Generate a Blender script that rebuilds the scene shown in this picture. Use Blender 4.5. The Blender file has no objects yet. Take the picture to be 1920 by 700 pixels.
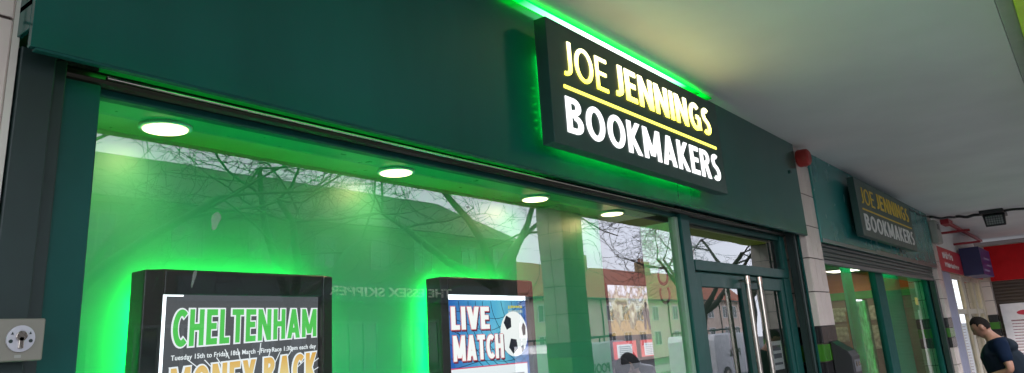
import bpy, bmesh, math, random
from mathutils import Vector, Matrix
R = math.radians
random.seed(11)
S = bpy.context.scene
COL = S.collection

# ------------------------------------------------------------------ camera
cam_d = bpy.data.cameras.new('camera')
cam = bpy.data.objects.new('camera', cam_d); COL.objects.link(cam)
cam_d.sensor_width = 36.0
cam_d.lens = 36.0 * 1390.0 / 1920.0
cam_d.shift_y = -(350.0 - 266.0) / 1920.0
cam_d.clip_start = 0.05; cam_d.clip_end = 2000
cam.matrix_world = Matrix(((0.614685, -0.172223, -0.769741, 0.0),
                           (-0.786233, -0.212021, -0.580417, -2.3),
                           (-0.06324, 0.96197, -0.265733, 1.7),
                           (0, 0, 0, 1)))
S.camera = cam

# ------------------------------------------------------------------ world, sun, exposure
SUN_EL, SUN_AZ = R(38), R(215)
w = bpy.data.worlds.new('World'); S.world = w; w.use_nodes = True
nt = w.node_tree; nt.nodes.clear()
out = nt.nodes.new('ShaderNodeOutputWorld'); bg = nt.nodes.new('ShaderNodeBackground')
sky = nt.nodes.new('ShaderNodeTexSky'); sky.sky_type = 'NISHITA'; sky.sun_disc = False
sky.sun_elevation = SUN_EL; sky.sun_rotation = SUN_AZ
tc = nt.nodes.new('ShaderNodeTexCoord'); cn = nt.nodes.new('ShaderNodeTexNoise')
cn.inputs['Scale'].default_value = 2.2; cn.inputs['Detail'].default_value = 6
cr = nt.nodes.new('ShaderNodeValToRGB')
cr.color_ramp.elements[0].position = 0.3; cr.color_ramp.elements[0].color = (8.2, 8.6, 10.4, 1)
cr.color_ramp.elements[1].position = 0.7; cr.color_ramp.elements[1].color = (10.2, 10.4, 11.8, 1)
mx = nt.nodes.new('ShaderNodeMixRGB'); mx.inputs[0].default_value = 0.8
nt.links.new(tc.outputs['Generated'], cn.inputs['Vector'])
nt.links.new(cn.outputs['Fac'], cr.inputs['Fac'])
nt.links.new(sky.outputs[0], mx.inputs[1]); nt.links.new(cr.outputs[0], mx.inputs[2])
nt.links.new(mx.outputs[0], bg.inputs['Color']); bg.inputs['Strength'].default_value = 0.11
nt.links.new(bg.outputs[0], out.inputs['Surface'])
sun_d = bpy.data.lights.new('sun', 'SUN'); sun_d.energy = 0.8; sun_d.angle = R(15); sun_d.color = (1, 0.95, 0.88)
sun = bpy.data.objects.new('sun', sun_d); COL.objects.link(sun)
_d = Vector((math.sin(SUN_AZ) * math.cos(SUN_EL), math.cos(SUN_AZ) * math.cos(SUN_EL), math.sin(SUN_EL)))
sun.rotation_euler = _d.to_track_quat('Z', 'Y').to_euler()
vs = S.view_settings; vs.view_transform = 'Standard'; vs.look = 'None'; vs.gamma = 1; vs.use_curve_mapping = False
vs.exposure = 1.75
S.cycles.max_bounces = 10; S.cycles.transparent_max_bounces = 24; S.cycles.diffuse_bounces = 4
S.cycles.glossy_bounces = 4; S.cycles.caustics_reflective = False; S.cycles.caustics_refractive = False
S.cycles.sample_clamp_indirect = 8

# ------------------------------------------------------------------ materials
MATS = {}
def mat(name, col, rough=0.5, metal=0.0, var=0.08, vscale=6.0, bump=0.0, bscale=60.0, spec=0.5, coat=0.0, streak=(1, 1, 1)):
    if name in MATS: return MATS[name]
    m = bpy.data.materials.new(name); m.use_nodes = True; n = m.node_tree
    p = n.nodes['Principled BSDF']
    p.inputs['Roughness'].default_value = rough; p.inputs['Metallic'].default_value = metal
    p.inputs['Specular IOR Level'].default_value = spec; p.inputs['Coat Weight'].default_value = coat
    tcn = n.nodes.new('ShaderNodeTexCoord')
    no = n.nodes.new('ShaderNodeTexNoise'); no.inputs['Scale'].default_value = vscale; no.inputs['Detail'].default_value = 5
    mpn = n.nodes.new('ShaderNodeMapping'); mpn.inputs['Scale'].default_value = streak
    n.links.new(tcn.outputs['Object'], mpn.inputs[0]); n.links.new(mpn.outputs[0], no.inputs['Vector'])
    ra = n.nodes.new('ShaderNodeValToRGB')
    a = [max(0, c * (1 - var)) for c in col[:3]]; b = [min(1, c * (1 + var)) for c in col[:3]]
    ra.color_ramp.elements[0].position = 0.3; ra.color_ramp.elements[0].color = (*a, 1)
    ra.color_ramp.elements[1].position = 0.7; ra.color_ramp.elements[1].color = (*b, 1)
    n.links.new(no.outputs['Fac'], ra.inputs['Fac']); n.links.new(ra.outputs[0], p.inputs['Base Color'])
    mr = n.nodes.new('ShaderNodeMapRange'); mr.inputs['To Min'].default_value = max(0, rough - 0.07); mr.inputs['To Max'].default_value = min(1, rough + 0.07)
    no2 = n.nodes.new('ShaderNodeTexNoise'); no2.inputs['Scale'].default_value = vscale * 2.7; no2.inputs['Detail'].default_value = 4
    n.links.new(tcn.outputs['Object'], no2.inputs['Vector'])
    n.links.new(no2.outputs['Fac'], mr.inputs['Value']); n.links.new(mr.outputs[0], p.inputs['Roughness'])
    if bump:
        bn = n.nodes.new('ShaderNodeTexNoise'); bn.inputs['Scale'].default_value = bscale; bn.inputs['Detail'].default_value = 4
        bu = n.nodes.new('ShaderNodeBump'); bu.inputs['Strength'].default_value = bump; bu.inputs['Distance'].default_value = 0.01
        n.links.new(tcn.outputs['Object'], bn.inputs['Vector']); n.links.new(bn.outputs['Fac'], bu.inputs['Height'])
        n.links.new(bu.outputs[0], p.inputs['Normal'])
    MATS[name] = m; return m

def emit(name, col, strength=1.0):
    if name in MATS: return MATS[name]
    m = bpy.data.materials.new(name); m.use_nodes = True; n = m.node_tree; n.nodes.clear()
    o = n.nodes.new('ShaderNodeOutputMaterial'); e = n.nodes.new('ShaderNodeEmission')
    e.inputs['Color'].default_value = (*col, 1); e.inputs['Strength'].default_value = strength
    n.links.new(e.outputs[0], o.inputs['Surface']); MATS[name] = m; return m

def emit_ramp(name, axis, lo, hi, stops, strength=1.0, noise=None):
    """printed or lit design whose colour runs along an object axis (0 x, 2 z) from lo to hi"""
    if name in MATS: return MATS[name]
    m = bpy.data.materials.new(name); m.use_nodes = True; n = m.node_tree; n.nodes.clear()
    o = n.nodes.new('ShaderNodeOutputMaterial'); e = n.nodes.new('ShaderNodeEmission')
    t = n.nodes.new('ShaderNodeTexCoord'); s = n.nodes.new('ShaderNodeSeparateXYZ')
    n.links.new(t.outputs['Object'], s.inputs[0])
    mr = n.nodes.new('ShaderNodeMapRange'); mr.inputs['From Min'].default_value = lo; mr.inputs['From Max'].default_value = hi
    n.links.new(s.outputs[axis], mr.inputs['Value'])
    src = mr.outputs[0]
    if noise:
        nn = n.nodes.new('ShaderNodeTexNoise'); nn.inputs['Scale'].default_value = noise[0]; nn.inputs['Detail'].default_value = 5
        n.links.new(t.outputs['Object'], nn.inputs['Vector'])
        ma = n.nodes.new('ShaderNodeMath'); ma.operation = 'MULTIPLY_ADD'
        ma.inputs[1].default_value = noise[1]
        n.links.new(nn.outputs['Fac'], ma.inputs[0]); n.links.new(src, ma.inputs[2])
        mb = n.nodes.new('ShaderNodeMath'); mb.operation = 'SUBTRACT'; mb.inputs[1].default_value = noise[1] * 0.5
        n.links.new(ma.outputs[0], mb.inputs[0]); src = mb.outputs[0]
    r = n.nodes.new('ShaderNodeValToRGB'); els = r.color_ramp.elements
    els[0].position = stops[0][0]; els[0].color = (*stops[0][1], 1)
    els[1].position = stops[-1][0]; els[1].color = (*stops[-1][1], 1)
    for p, c in stops[1:-1]:
        x = els.new(p); x.color = (*c, 1)
    n.links.new(src, r.inputs['Fac']); n.links.new(r.outputs[0], e.inputs['Color'])
    e.inputs['Strength'].default_value = strength
    n.links.new(e.outputs[0], o.inputs['Surface']); MATS[name] = m; return m

def glass(name, ior=1.5, tint=(0.93, 0.97, 0.95), surf=3.6):
    """double glazed sheet: see-through, mirror reflection growing with the angle"""
    if name in MATS: return MATS[name]
    m = bpy.data.materials.new(name); m.use_nodes = True; n = m.node_tree; n.nodes.clear()
    o = n.nodes.new('ShaderNodeOutputMaterial')
    tr = n.nodes.new('ShaderNodeBsdfTransparent'); tr.inputs['Color'].default_value = (*tint, 1)
    gl = n.nodes.new('ShaderNodeBsdfGlossy'); gl.inputs['Roughness'].default_value = 0.0
    fr = n.nodes.new('ShaderNodeFresnel'); fr.inputs['IOR'].default_value = ior
    tg = n.nodes.new('ShaderNodeTexCoord'); ng = n.nodes.new('ShaderNodeTexNoise'); ng.inputs['Scale'].default_value = 1.6; ng.inputs['Detail'].default_value = 1
    bg_ = n.nodes.new('ShaderNodeBump'); bg_.inputs['Strength'].default_value = 0.5; bg_.inputs['Distance'].default_value = 0.0022
    n.links.new(tg.outputs['Object'], ng.inputs['Vector']); n.links.new(ng.outputs['Fac'], bg_.inputs['Height']); n.links.new(bg_.outputs[0], gl.inputs['Normal'])
    # several parallel surfaces: n R / (1 + (n - 1) R)
    m1 = n.nodes.new('ShaderNodeMath'); m1.operation = 'MULTIPLY'; m1.inputs[1].default_value = surf
    m2 = n.nodes.new('ShaderNodeMath'); m2.operation = 'MULTIPLY_ADD'; m2.inputs[1].default_value = surf - 1; m2.inputs[2].default_value = 1
    mu = n.nodes.new('ShaderNodeMath'); mu.operation = 'DIVIDE'; mu.use_clamp = True
    n.links.new(fr.outputs[0], m1.inputs[0]); n.links.new(fr.outputs[0], m2.inputs[0])
    n.links.new(m1.outputs[0], mu.inputs[0]); n.links.new(m2.outputs[0], mu.inputs[1])
    mix = n.nodes.new('ShaderNodeMixShader')
    n.links.new(mu.outputs[0], mix.inputs[0]); n.links.new(tr.outputs[0], mix.inputs[1]); n.links.new(gl.outputs[0], mix.inputs[2])
    n.links.new(mix.outputs[0], o.inputs['Surface']); MATS[name] = m; return m

def clear(name):
    if name in MATS: return MATS[name]
    m = bpy.data.materials.new(name); m.use_nodes = True; n = m.node_tree; n.nodes.clear()
    o = n.nodes.new('ShaderNodeOutputMaterial'); tr = n.nodes.new('ShaderNodeBsdfTransparent')
    tr.inputs['Color'].default_value = (0.96, 0.98, 0.97, 1)
    n.links.new(tr.outputs[0], o.inputs['Surface']); MATS[name] = m; return m

def brick(name, c1, c2, mortar, scale, rough=0.85, bw=0.5, rh=0.25):
    if name in MATS: return MATS[name]
    m = mat(name, c1, rough); n = m.node_tree; p = n.nodes['Principled BSDF']
    b = n.nodes.new('ShaderNodeTexBrick'); b.inputs['Color1'].default_value = (*c1, 1); b.inputs['Color2'].default_value = (*c2, 1)
    b.inputs['Mortar'].default_value = (*mortar, 1); b.inputs['Scale'].default_value = scale
    b.inputs['Brick Width'].default_value = bw; b.inputs['Row Height'].default_value = rh; b.inputs['Mortar Size'].default_value = 0.012
    t = n.nodes.new('ShaderNodeTexCoord'); mp = n.nodes.new('ShaderNodeMapping'); mp.inputs['Rotation'].default_value = (R(90), 0, 0)
    n.links.new(t.outputs['Object'], mp.inputs[0]); n.links.new(mp.outputs[0], b.inputs['Vector'])
    n.links.new(b.outputs['Color'], p.inputs['Base Color']); return m

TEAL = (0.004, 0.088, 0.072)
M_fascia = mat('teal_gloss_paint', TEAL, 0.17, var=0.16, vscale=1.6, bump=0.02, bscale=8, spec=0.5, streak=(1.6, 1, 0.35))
M_frame = mat('teal_frame_paint', (0.005, 0.072, 0.060), 0.4, spec=0.25, var=0.12, vscale=5)
M_dark = mat('dark_guide_metal', (0.008, 0.024, 0.021), 0.5, var=0.25, vscale=4)
M_bronze = mat('bronze_rail', (0.030, 0.026, 0.018), 0.22, 0.6, var=0.2, vscale=9)
M_white = mat('white_soffit_paint', (0.72, 0.72, 0.70), 0.7, var=0.06, vscale=1.1, bump=0.10, bscale=14)
M_lime = mat('lime_paint', (0.60, 0.82, 0.04), 0.5)
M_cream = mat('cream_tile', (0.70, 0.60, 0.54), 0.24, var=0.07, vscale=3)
M_black = mat('black_tile', (0.012, 0.011, 0.012), 0.2)
M_green = mat('green_tile', (0.045, 0.20, 0.012), 0.2)
M_grout = mat('dark_grout', (0.07, 0.05, 0.042), 0.9)
M_panel = mat('green_display_panel', (0.085, 0.50, 0.27), 0.42, var=0.03, vscale=2)
M_screenframe = mat('black_screen_case', (0.016, 0.017, 0.018), 0.35)
M_steel = mat('brushed_steel', (0.52, 0.48, 0.42), 0.22, 1.0, var=0.1, vscale=12)
M_copper = mat('copper_cap', (0.80, 0.62, 0.52), 0.25, 1.0)
M_sign = mat('sign_face', (0.020, 0.060, 0.052), 0.42, var=0.08)
M_signside = mat('sign_side', (0.012, 0.036, 0.030), 0.4)
M_red = mat('red_paint', (0.62, 0.008, 0.012), 0.5, spec=0.2)
M_redsign = mat('red_sign_panel', (0.55, 0.016, 0.035), 0.4)
M_blue = mat('blue_sign', (0.035, 0.03, 0.20), 0.4)
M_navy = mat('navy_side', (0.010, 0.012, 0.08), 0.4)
M_wallint = mat('interior_wall', (0.10, 0.105, 0.09), 0.8)
M_ceilint = mat('interior_ceiling', (0.30, 0.30, 0.26), 0.8)
M_floorint = mat('interior_floor', (0.06, 0.055, 0.05), 0.5)
M_lettwhite = mat('white_lettering', (0.75, 0.76, 0.74), 0.5)
M_lettyel = mat('yellow_lettering', (0.72, 0.50, 0.03), 0.5)
M_greybox = mat('grey_plastic', (0.30, 0.31, 0.27), 0.5)
M_blackpl = mat('black_plastic', (0.012, 0.012, 0.013), 0.42, bump=0.05)
M_whitepl = mat('white_plastic', (0.70, 0.70, 0.68), 0.4)
M_offwhite = mat('off_white_paint', (0.58, 0.55, 0.48), 0.5)
M_lav = mat('lavender_paint', (0.30, 0.31, 0.42), 0.5)
G_pane = glass('window_glass'); G_door = glass('door_glass', surf=2); G_thin = glass('thin_glass', surf=1)
G_clear = clear('clear_edge')
G_dark = mat('street_glass', (0.03, 0.035, 0.04), 0.05, spec=0.8)

E_disc = emit('downlight_glow', (1.0, 0.80, 0.40), 2.2)
E_led = emit('green_led', (0.0, 1.0, 0.14), 26.0)
E_addfill = emit('added_green_fill', (0.0, 1.0, 0.45), 4.5)
E_ledtop = emit_ramp('green_led_top', 0, -1.3, 1.34, [(0.0, (0, 0.6, 0.02)), (0.1, (0, 1, 0.03)), (0.8, (0, 1, 0.03)), (0.93, (0, 0.25, 0.01)), (1, (0, 0.02, 0.0))], 1.6)
E_ledcore = emit_ramp('overexposed_led', 0, -1.1, 1.1, [(0.0, (0, 0.8, 0.03)), (0.16, (0.25, 1.0, 0.5)), (0.3, (0.75, 1.0, 0.85)), (0.66, (0.75, 1.0, 0.85)), (0.8, (0.22, 1.0, 0.45)), (0.9, (0, 0.5, 0.02)), (1, (0, 0.05, 0.0))], 1.4)
E_ledsign = emit('green_led_back', (0.0, 1.0, 0.09), 15.0)

# ------------------------------------------------------------------ geometry helpers
class MB:
    def __init__(s): s.v = []; s.f = []; s.mi = []
    def add(s, vs, fs, mi=0):
        o = len(s.v); s.v += [tuple(v) for v in vs]
        for f in fs: s.f.append([o + i for i in f]); s.mi.append(mi)
        return s
    def box(s, x0, x1, y0, y1, z0, z1, mi=0, skip=()):
        vs = [(x, y, z) for z in (z0, z1) for y in (y0, y1) for x in (x0, x1)]
        fs = {'b': (0, 2, 3, 1), 't': (4, 5, 7, 6), 'f': (0, 1, 5, 4), 'k': (2, 6, 7, 3), 'l': (0, 4, 6, 2), 'r': (1, 3, 7, 5)}
        return s.add(vs, [f for k, f in fs.items() if k not in skip], mi)
    def tube(s, pts, rad, n=8, mi=0, cap=True):
        pts = [Vector(p) for p in pts]
        if not isinstance(rad, (list, tuple)): rad = [rad] * len(pts)
        rings = []; up = Vector((0.13, 0.27, 0.95))
        for i, p in enumerate(pts):
            t = (pts[min(i + 1, len(pts) - 1)] - pts[max(i - 1, 0)]).normalized()
            a = t.cross(up)
            if a.length < 0.05: a = t.cross(Vector((1, 0, 0)))
            a.normalize(); b = t.cross(a)
            rings.append([p + (a * math.cos(2 * math.pi * k / n) + b * math.sin(2 * math.pi * k / n)) * rad[i] for k in range(n)])
        vs = [v for r_ in rings for v in r_]; fs = []
        for i in range(len(pts) - 1):
            for k in range(n):
                fs.append((i * n + k, i * n + (k + 1) % n, (i + 1) * n + (k + 1) % n, (i + 1) * n + k))
        if cap: fs.append(tuple(range(n))[::-1]); fs.append(tuple((len(pts) - 1) * n + k for k in range(n)))
        return s.add(vs, fs, mi)
    def prism(s, poly, o, ax, ay, depth, mi=0):
        """poly (2d) in the plane o + ax*u + ay*v, given a thickness along depth vector"""
        o = Vector(o); ax = Vector(ax); ay = Vector(ay); d = Vector(depth); n = len(poly)
        f_ = [o + ax * u + ay * v for u, v in poly]; vs = f_ + [p + d for p in f_]
        fs = [tuple(range(n)), tuple(range(2 * n - 1, n - 1, -1))] + [(i, n + i, n + (i + 1) % n, (i + 1) % n) for i in range(n)]
        return s.add(vs, fs, mi)
    def sphere(s, c, r, nu=12, nv=8, mi=0):
        vs = []; fs = []
        rx, ry, rz = r if isinstance(r, (tuple, list)) else (r, r, r)
        for j in range(nv + 1):
            t = math.pi * j / nv
            for i in range(nu):
                a = 2 * math.pi * i / nu
                vs.append((c[0] + rx * math.sin(t) * math.cos(a), c[1] + ry * math.sin(t) * math.sin(a), c[2] + rz * math.cos(t)))
        for j in range(nv):
            for i in range(nu): fs.append((j * nu + i, (j + 1) * nu + i, (j + 1) * nu + (i + 1) % nu, j * nu + (i + 1) % nu))
        return s.add(vs, fs, mi)

def wloc(o):
    v = Vector((0, 0, 0))
    while o is not None: v = v + o.location; o = o.parent
    return v

def obj(name, mb, m, parent=None, bevel=0.0, smooth=False, kind=None, loc=None):
    """one mesh object; the mesh is given in world metres and moved into its parent's frame"""
    me = bpy.data.meshes.new(name)
    off = wloc(parent) if parent is not None else Vector(loc or (0, 0, 0))
    if isinstance(mb, MB):
        me.from_pydata([Vector(v) - off for v in mb.v], [], mb.f)
        mats = m if isinstance(m, (list, tuple)) else [m]
        for x in mats: me.materials.append(x)
        if len(mats) > 1: me.polygons.foreach_set('material_index', mb.mi)
        bm = bmesh.new(); bm.from_mesh(me); bmesh.ops.remove_doubles(bm, verts=bm.verts, dist=1e-6)
        bmesh.ops.recalc_face_normals(bm, faces=bm.faces); bm.to_mesh(me); bm.free()
    else:
        me = mb; me.name = name
        me.transform(Matrix.Translation(-off)); me.materials.clear()
        for x in (m if isinstance(m, (list, tuple)) else [m]): me.materials.append(x)
    if smooth: me.polygons.foreach_set('use_smooth', [True] * len(me.polygons))
    me.update()
    o = bpy.data.objects.new(name, me); COL.objects.link(o)
    if parent is not None: o.parent = parent
    else: o.location = off
    if bevel:
        b = o.modifiers.new('bevel', 'BEVEL'); b.width = bevel; b.segments = 2; b.limit_method = 'ANGLE'; b.angle_limit = R(40)
        b.harden_normals = False
    if kind: o['kind'] = kind
    return o

def tag(o, label, cat, group=None, kind=None):
    if label: o['label'] = label
    if cat: o['category'] = cat
    if group: o['group'] = group
    if kind: o['kind'] = kind
    return o

def thing(name, label, cat, loc=(0, 0, 0), group=None):
    o = bpy.data.objects.new(name, None); COL.objects.link(o); o.location = loc; o.empty_display_size = 0.2
    return tag(o, label, cat, group)

def copy_tree(o, parent=None):
    c = o.copy(); COL.objects.link(c); c.parent = parent
    for ch in list(o.children): copy_tree(ch, c)
    return c

def pane(name, x0, x1, z0, z1, y, parent, m=None):
    mb = MB(); mb.box(x0, x1, y, y + 0.012, z0, z1, 1, skip=('f',))
    mb.add([(x0, y, z0), (x1, y, z0), (x1, y, z1), (x0, y, z1)], [(0, 1, 2, 3)], 0)
    return obj(name, mb, [m or G_pane, G_clear], parent)

def text(s, x0, x1, z0, z1, y, depth=0.004, weight=0.0, mirror_to=None, shear=0.0, grow=0.0, taper=0.0, space=1.0):
    """lettering that fills the box x0..x1, z0..z1 in a plane facing the street (-y)"""
    cu = bpy.data.curves.new('lettering', 'FONT'); cu.body = s; cu.offset = weight; cu.resolution_u = 4; cu.space_character = space
    ob = bpy.data.objects.new('lettering', cu); COL.objects.link(ob)
    dg = bpy.context.evaluated_depsgraph_get(); dg.update()
    me = bpy.data.meshes.new_from_object(ob.evaluated_get(dg))
    bpy.data.objects.remove(ob); bpy.data.curves.remove(cu)
    xs = [v.co.x for v in me.vertices]; ys = [v.co.y for v in me.vertices]
    a, b, c, d = min(xs), max(xs), min(ys), max(ys)
    x0 -= grow; x1 += grow; z0 -= grow; z1 += grow
    for v in me.vertices:
        u = (v.co.x - a) / (b - a); t = (v.co.y - c) / (d - c)
        zz = z0 + (z1 - z0) * (1 - (1 - t) * (1 - taper * u)) + shear * u
        v.co = (x0 + (x1 - x0) * u, y, zz)
    bm = bmesh.new(); bm.from_mesh(me)
    ge = bmesh.ops.extrude_face_region(bm, geom=bm.faces[:])
    bmesh.ops.translate(bm, verts=[g for g in ge['geom'] if isinstance(g, bmesh.types.BMVert)], vec=(0, depth, 0))
    bmesh.ops.recalc_face_normals(bm, faces=bm.faces); bm.to_mesh(me); bm.free()
    return me


def arc(cx, cy, rx, ry, a0, a1, n=12):
    return [(cx + rx * math.cos(R(a0 + (a1 - a0) * k / n)), cy + ry * math.sin(R(a0 + (a1 - a0) * k / n))) for k in range(n + 1)]

def glyph(c, t):
    """centre lines of a plain block capital of height 1 and stroke t: (width, strokes, slanted bars)"""
    h = t / 2; hv = t * 0.42
    if c == 'I': return t, [[(h, 0), (h, 1)]], []
    if c == 'L': return 0.46, [[(h, 0), (h, 1)], [(h, hv), (0.46, hv)]], []
    if c == 'E': return 0.50, [[(h, 0), (h, 1)], [(h, hv), (0.50, hv)], [(h, 0.52), (0.46, 0.52)], [(h, 1 - hv), (0.50, 1 - hv)]], []
    if c == 'T': return 0.56, [[(0.28, 0), (0.28, 1)], [(0, 1 - hv), (0.56, 1 - hv)]], []
    if c == 'H': return 0.64, [[(h, 0), (h, 1)], [(0.64 - h, 0), (0.64 - h, 1)], [(h, 0.51), (0.64 - h, 0.51)]], []
    if c == 'N': return 0.68, [[(h, 0), (h, 1)], [(0.68 - h, 0), (0.68 - h, 1)]], [((h, 1), (0.68 - h, 0))]
    if c == 'M': return 0.84, [[(h, 0), (h, 1)], [(0.84 - h, 0), (0.84 - h, 1)]], [((h, 1), (0.42, 0.12)), ((0.84 - h, 1), (0.42, 0.12))]
    if c == 'A': return 0.70, [[(0.17, 0.27), (0.53, 0.27)]], [((h * 1.05, 0), (0.35, 1)), ((0.70 - h * 1.05, 0), (0.35, 1))]
    if c == 'V': return 0.68, [], [((h * 1.05, 1), (0.34, 0)), ((0.68 - h * 1.05, 1), (0.34, 0))]
    if c == 'Y': return 0.66, [[(0.33, 0), (0.33, 0.46)]], [((h * 1.1, 1), (0.33, 0.40)), ((0.66 - h * 1.1, 1), (0.33, 0.40))]
    if c == 'K': return 0.62, [[(h, 0), (h, 1)]], [((t * 0.95, 0.50), (0.60 - h, 1)), ((t * 1.05, 0.52), (0.62 - h, 0))]
    if c == 'O': return 0.74, [arc(0.37, 0.5, 0.37 - h, 0.5 - hv, 90, 450, 32)], []
    if c == 'C': return 0.60, [arc(0.37, 0.5, 0.37 - h, 0.5 - hv, 52, 308, 22)], []
    if c == 'G': return 0.68, [arc(0.37, 0.5, 0.37 - h, 0.5 - hv, 50, 318, 22) + [(0.68 - h, 0.12)], [(0.68 - h, 0.06), (0.68 - h, 0.52)], [(0.40, 0.50), (0.68 - h, 0.50)]], []
    if c == 'J': return 0.36, [[(0.36 - h, 1), (0.36 - h, 0.25)] + arc(0.36 - h - 0.20, 0.25, 0.20, 0.25 - hv, 0, -100, 10)], []
    if c == 'S': return 0.52, [arc(0.27, 0.74, 0.25 - h, 0.26 - hv, 48, 210, 12) + [(0.16, 0.58), (0.36, 0.45)] + arc(0.25, 0.27, 0.27 - h, 0.27 - hv, 32, -135, 14)], []
    if c == 'B': return 0.60, [[(h, 0), (h, 1)], [(h, 1 - hv), (0.30, 1 - hv)] + arc(0.30, 0.76, 0.25 - h, 0.24 - hv, 84, -84, 10) + [(h, 0.525)], [(h, 0.515), (0.32, 0.515)] + arc(0.32, 0.265, 0.28 - h, 0.265 - hv, 84, -84, 10) + [(h, hv)]], []
    if c == 'R': return 0.60, [[(h, 0), (h, 1)], [(h, 1 - hv), (0.30, 1 - hv)] + arc(0.30, 0.73, 0.27 - h, 0.27 - hv, 84, -84, 10) + [(h, 0.465)]], [((0.32, 0.48), (0.60 - h * 1.02, 0))]
    return 0.30, [], []

def block(word, x0, x1, z0, z1, y, t=0.2, gap=0.10, grow=0.0, shear=0.0, taper=0.0, depth=0.004, only=None):
    """bold block lettering filling x0..x1, z0..z1 and facing the street; each stroke a hair proud of the last"""
    H = z1 - z0; gu = grow / H; mb = MB(); x = 0.0; items = []
    for c in word:
        if c == ' ': x += 0.30; continue
        wd, st, sl = glyph(c, t); items.append((x, st, sl)); x += wd + gap
    tot = x - gap; sx = (x1 - x0) / tot; k = 0
    def put(poly):
        nonlocal k
        q = []
        for u, v in poly:
            X = x0 + u * sx; f = u / tot
            q.append((X, z0 + H * (1 - (1 - v) * (1 - taper * f)) + shear * f))
        mb.prism(q, (0, y - 0.00005 * k, 0), (1, 0, 0), (0, 0, 1), (0, depth, 0)); k = (k + 1) % 9
    for num, (ox, st, sl) in enumerate(items):
        if only is not None and num != only: continue
        gx = grow / sx
        for ln in st:
            n = len(ln); L, Rr_ = [], []; closed = n > 3 and math.hypot(ln[0][0] - ln[-1][0], ln[0][1] - ln[-1][1]) < 1e-6
            for i, (u, v) in enumerate(ln):
                p = ln[i - 1] if i else (ln[-2] if closed else ln[0]); q = ln[i + 1] if i < n - 1 else (ln[1] if closed else ln[-1])
                tx, ty = q[0] - p[0], q[1] - p[1]; l = math.hypot(tx, ty); tx /= l; ty /= l
                wx, wy = t / 2 + gx, t * 0.42 + gu                     # thinner where the stroke runs level
                ext = 0 if closed else (-1 if i == 0 else (1 if i == n - 1 else 0))
                u2, v2 = u + ext * tx * gx, v + ext * ty * gu
                L.append((ox + u2 - ty * wx, v2 + tx * wy)); Rr_.append((ox + u2 + ty * wx, v2 - tx * wy))
            for i in range(n - 1): put([L[i], L[i + 1], Rr_[i + 1], Rr_[i]])
        for (a, b) in sl:
            wx = t * 0.53 + gx * 1.2; dv = 1 if b[1] > a[1] else -1
            put([(ox + a[0] - wx, a[1] - dv * gu), (ox + a[0] + wx, a[1] - dv * gu), (ox + b[0] + wx, b[1] + dv * gu), (ox + b[0] - wx, b[1] + dv * gu)])
    return mb

def face_text(s, origin, xdir, w_, h_, weight=0.0, depth=0.01):
    """lettering whose lower left corner is origin and which runs along xdir, upright"""
    me = text(s, 0, w_, 0, h_, 0, depth, weight)
    xd = Vector(xdir).normalized(); zd = Vector((0, 0, 1)); nd = zd.cross(xd)
    mtx = Matrix((( xd.x, nd.x, 0, origin[0]), (xd.y, nd.y, 0, origin[1]), (0, 0, 1, origin[2]), (0, 0, 0, 1)))
    me.transform(mtx); return me

# ------------------------------------------------------------------ ground
g = MB(); g.box(-200, 260, -260, 60, -0.6, -0.13)
obj('road', g, mat('asphalt', (0.065, 0.066, 0.07), 0.85, var=0.2, vscale=3, bump=0.3, bscale=90), kind='structure')
g = MB(); g.box(-30, 60, -4.2, 0.0, -0.125, 0.0)
obj('pavement', g, brick('paving_slabs', (0.32, 0.31, 0.29), (0.36, 0.35, 0.33), (0.16, 0.16, 0.16), 1.0, bw=0.6, rh=0.6), kind='structure', bevel=0.01)
g = MB(); g.box(-30, 60, -4.34, -4.204, -0.127, 0.004)
obj('kerb', g, mat('kerb_stone', (0.28, 0.27, 0.26), 0.8), kind='structure', bevel=0.012)
g = MB(); g.box(-60, 160, -19.98, -15.5, -0.128, 0.0)
obj('far_pavement', g, mat('far_paving', (0.22, 0.21, 0.2), 0.85), kind='structure')
g = MB()
for x in range(-40, 120, 6): g.box(x, x + 3, -10.3, -10.2, -0.129, -0.124)
obj('road_line', g, mat('road_white', (0.7, 0.7, 0.68), 0.7), kind='structure')

# ------------------------------------------------------------------ canopy
can = thing('canopy', 'long white canopy ceiling running over the walkway in front of the shops', 'canopy', (7.5, -1.2, 3.46))
g = MB(); g.box(-7, 22, -2.175, -0.03, 3.464, 3.62); obj('soffit', g, M_white, can)
g = MB(); g.box(-7, 22, -2.262, -2.178, 3.452, 3.62); obj('trim', g, mat('trim_grey', (0.42, 0.42, 0.41), 0.6), can, bevel=0.006)
g = MB(); g.box(-7, 22, -2.92, -2.265, 3.312, 3.66); obj('edge_beam', g, M_lime, can, bevel=0.01)
tk = MB(); tk.box(7.9, 21.0, -0.115, -0.07, 3.43, 3.463); obj('cover_strip', tk, M_dark, can)

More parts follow.
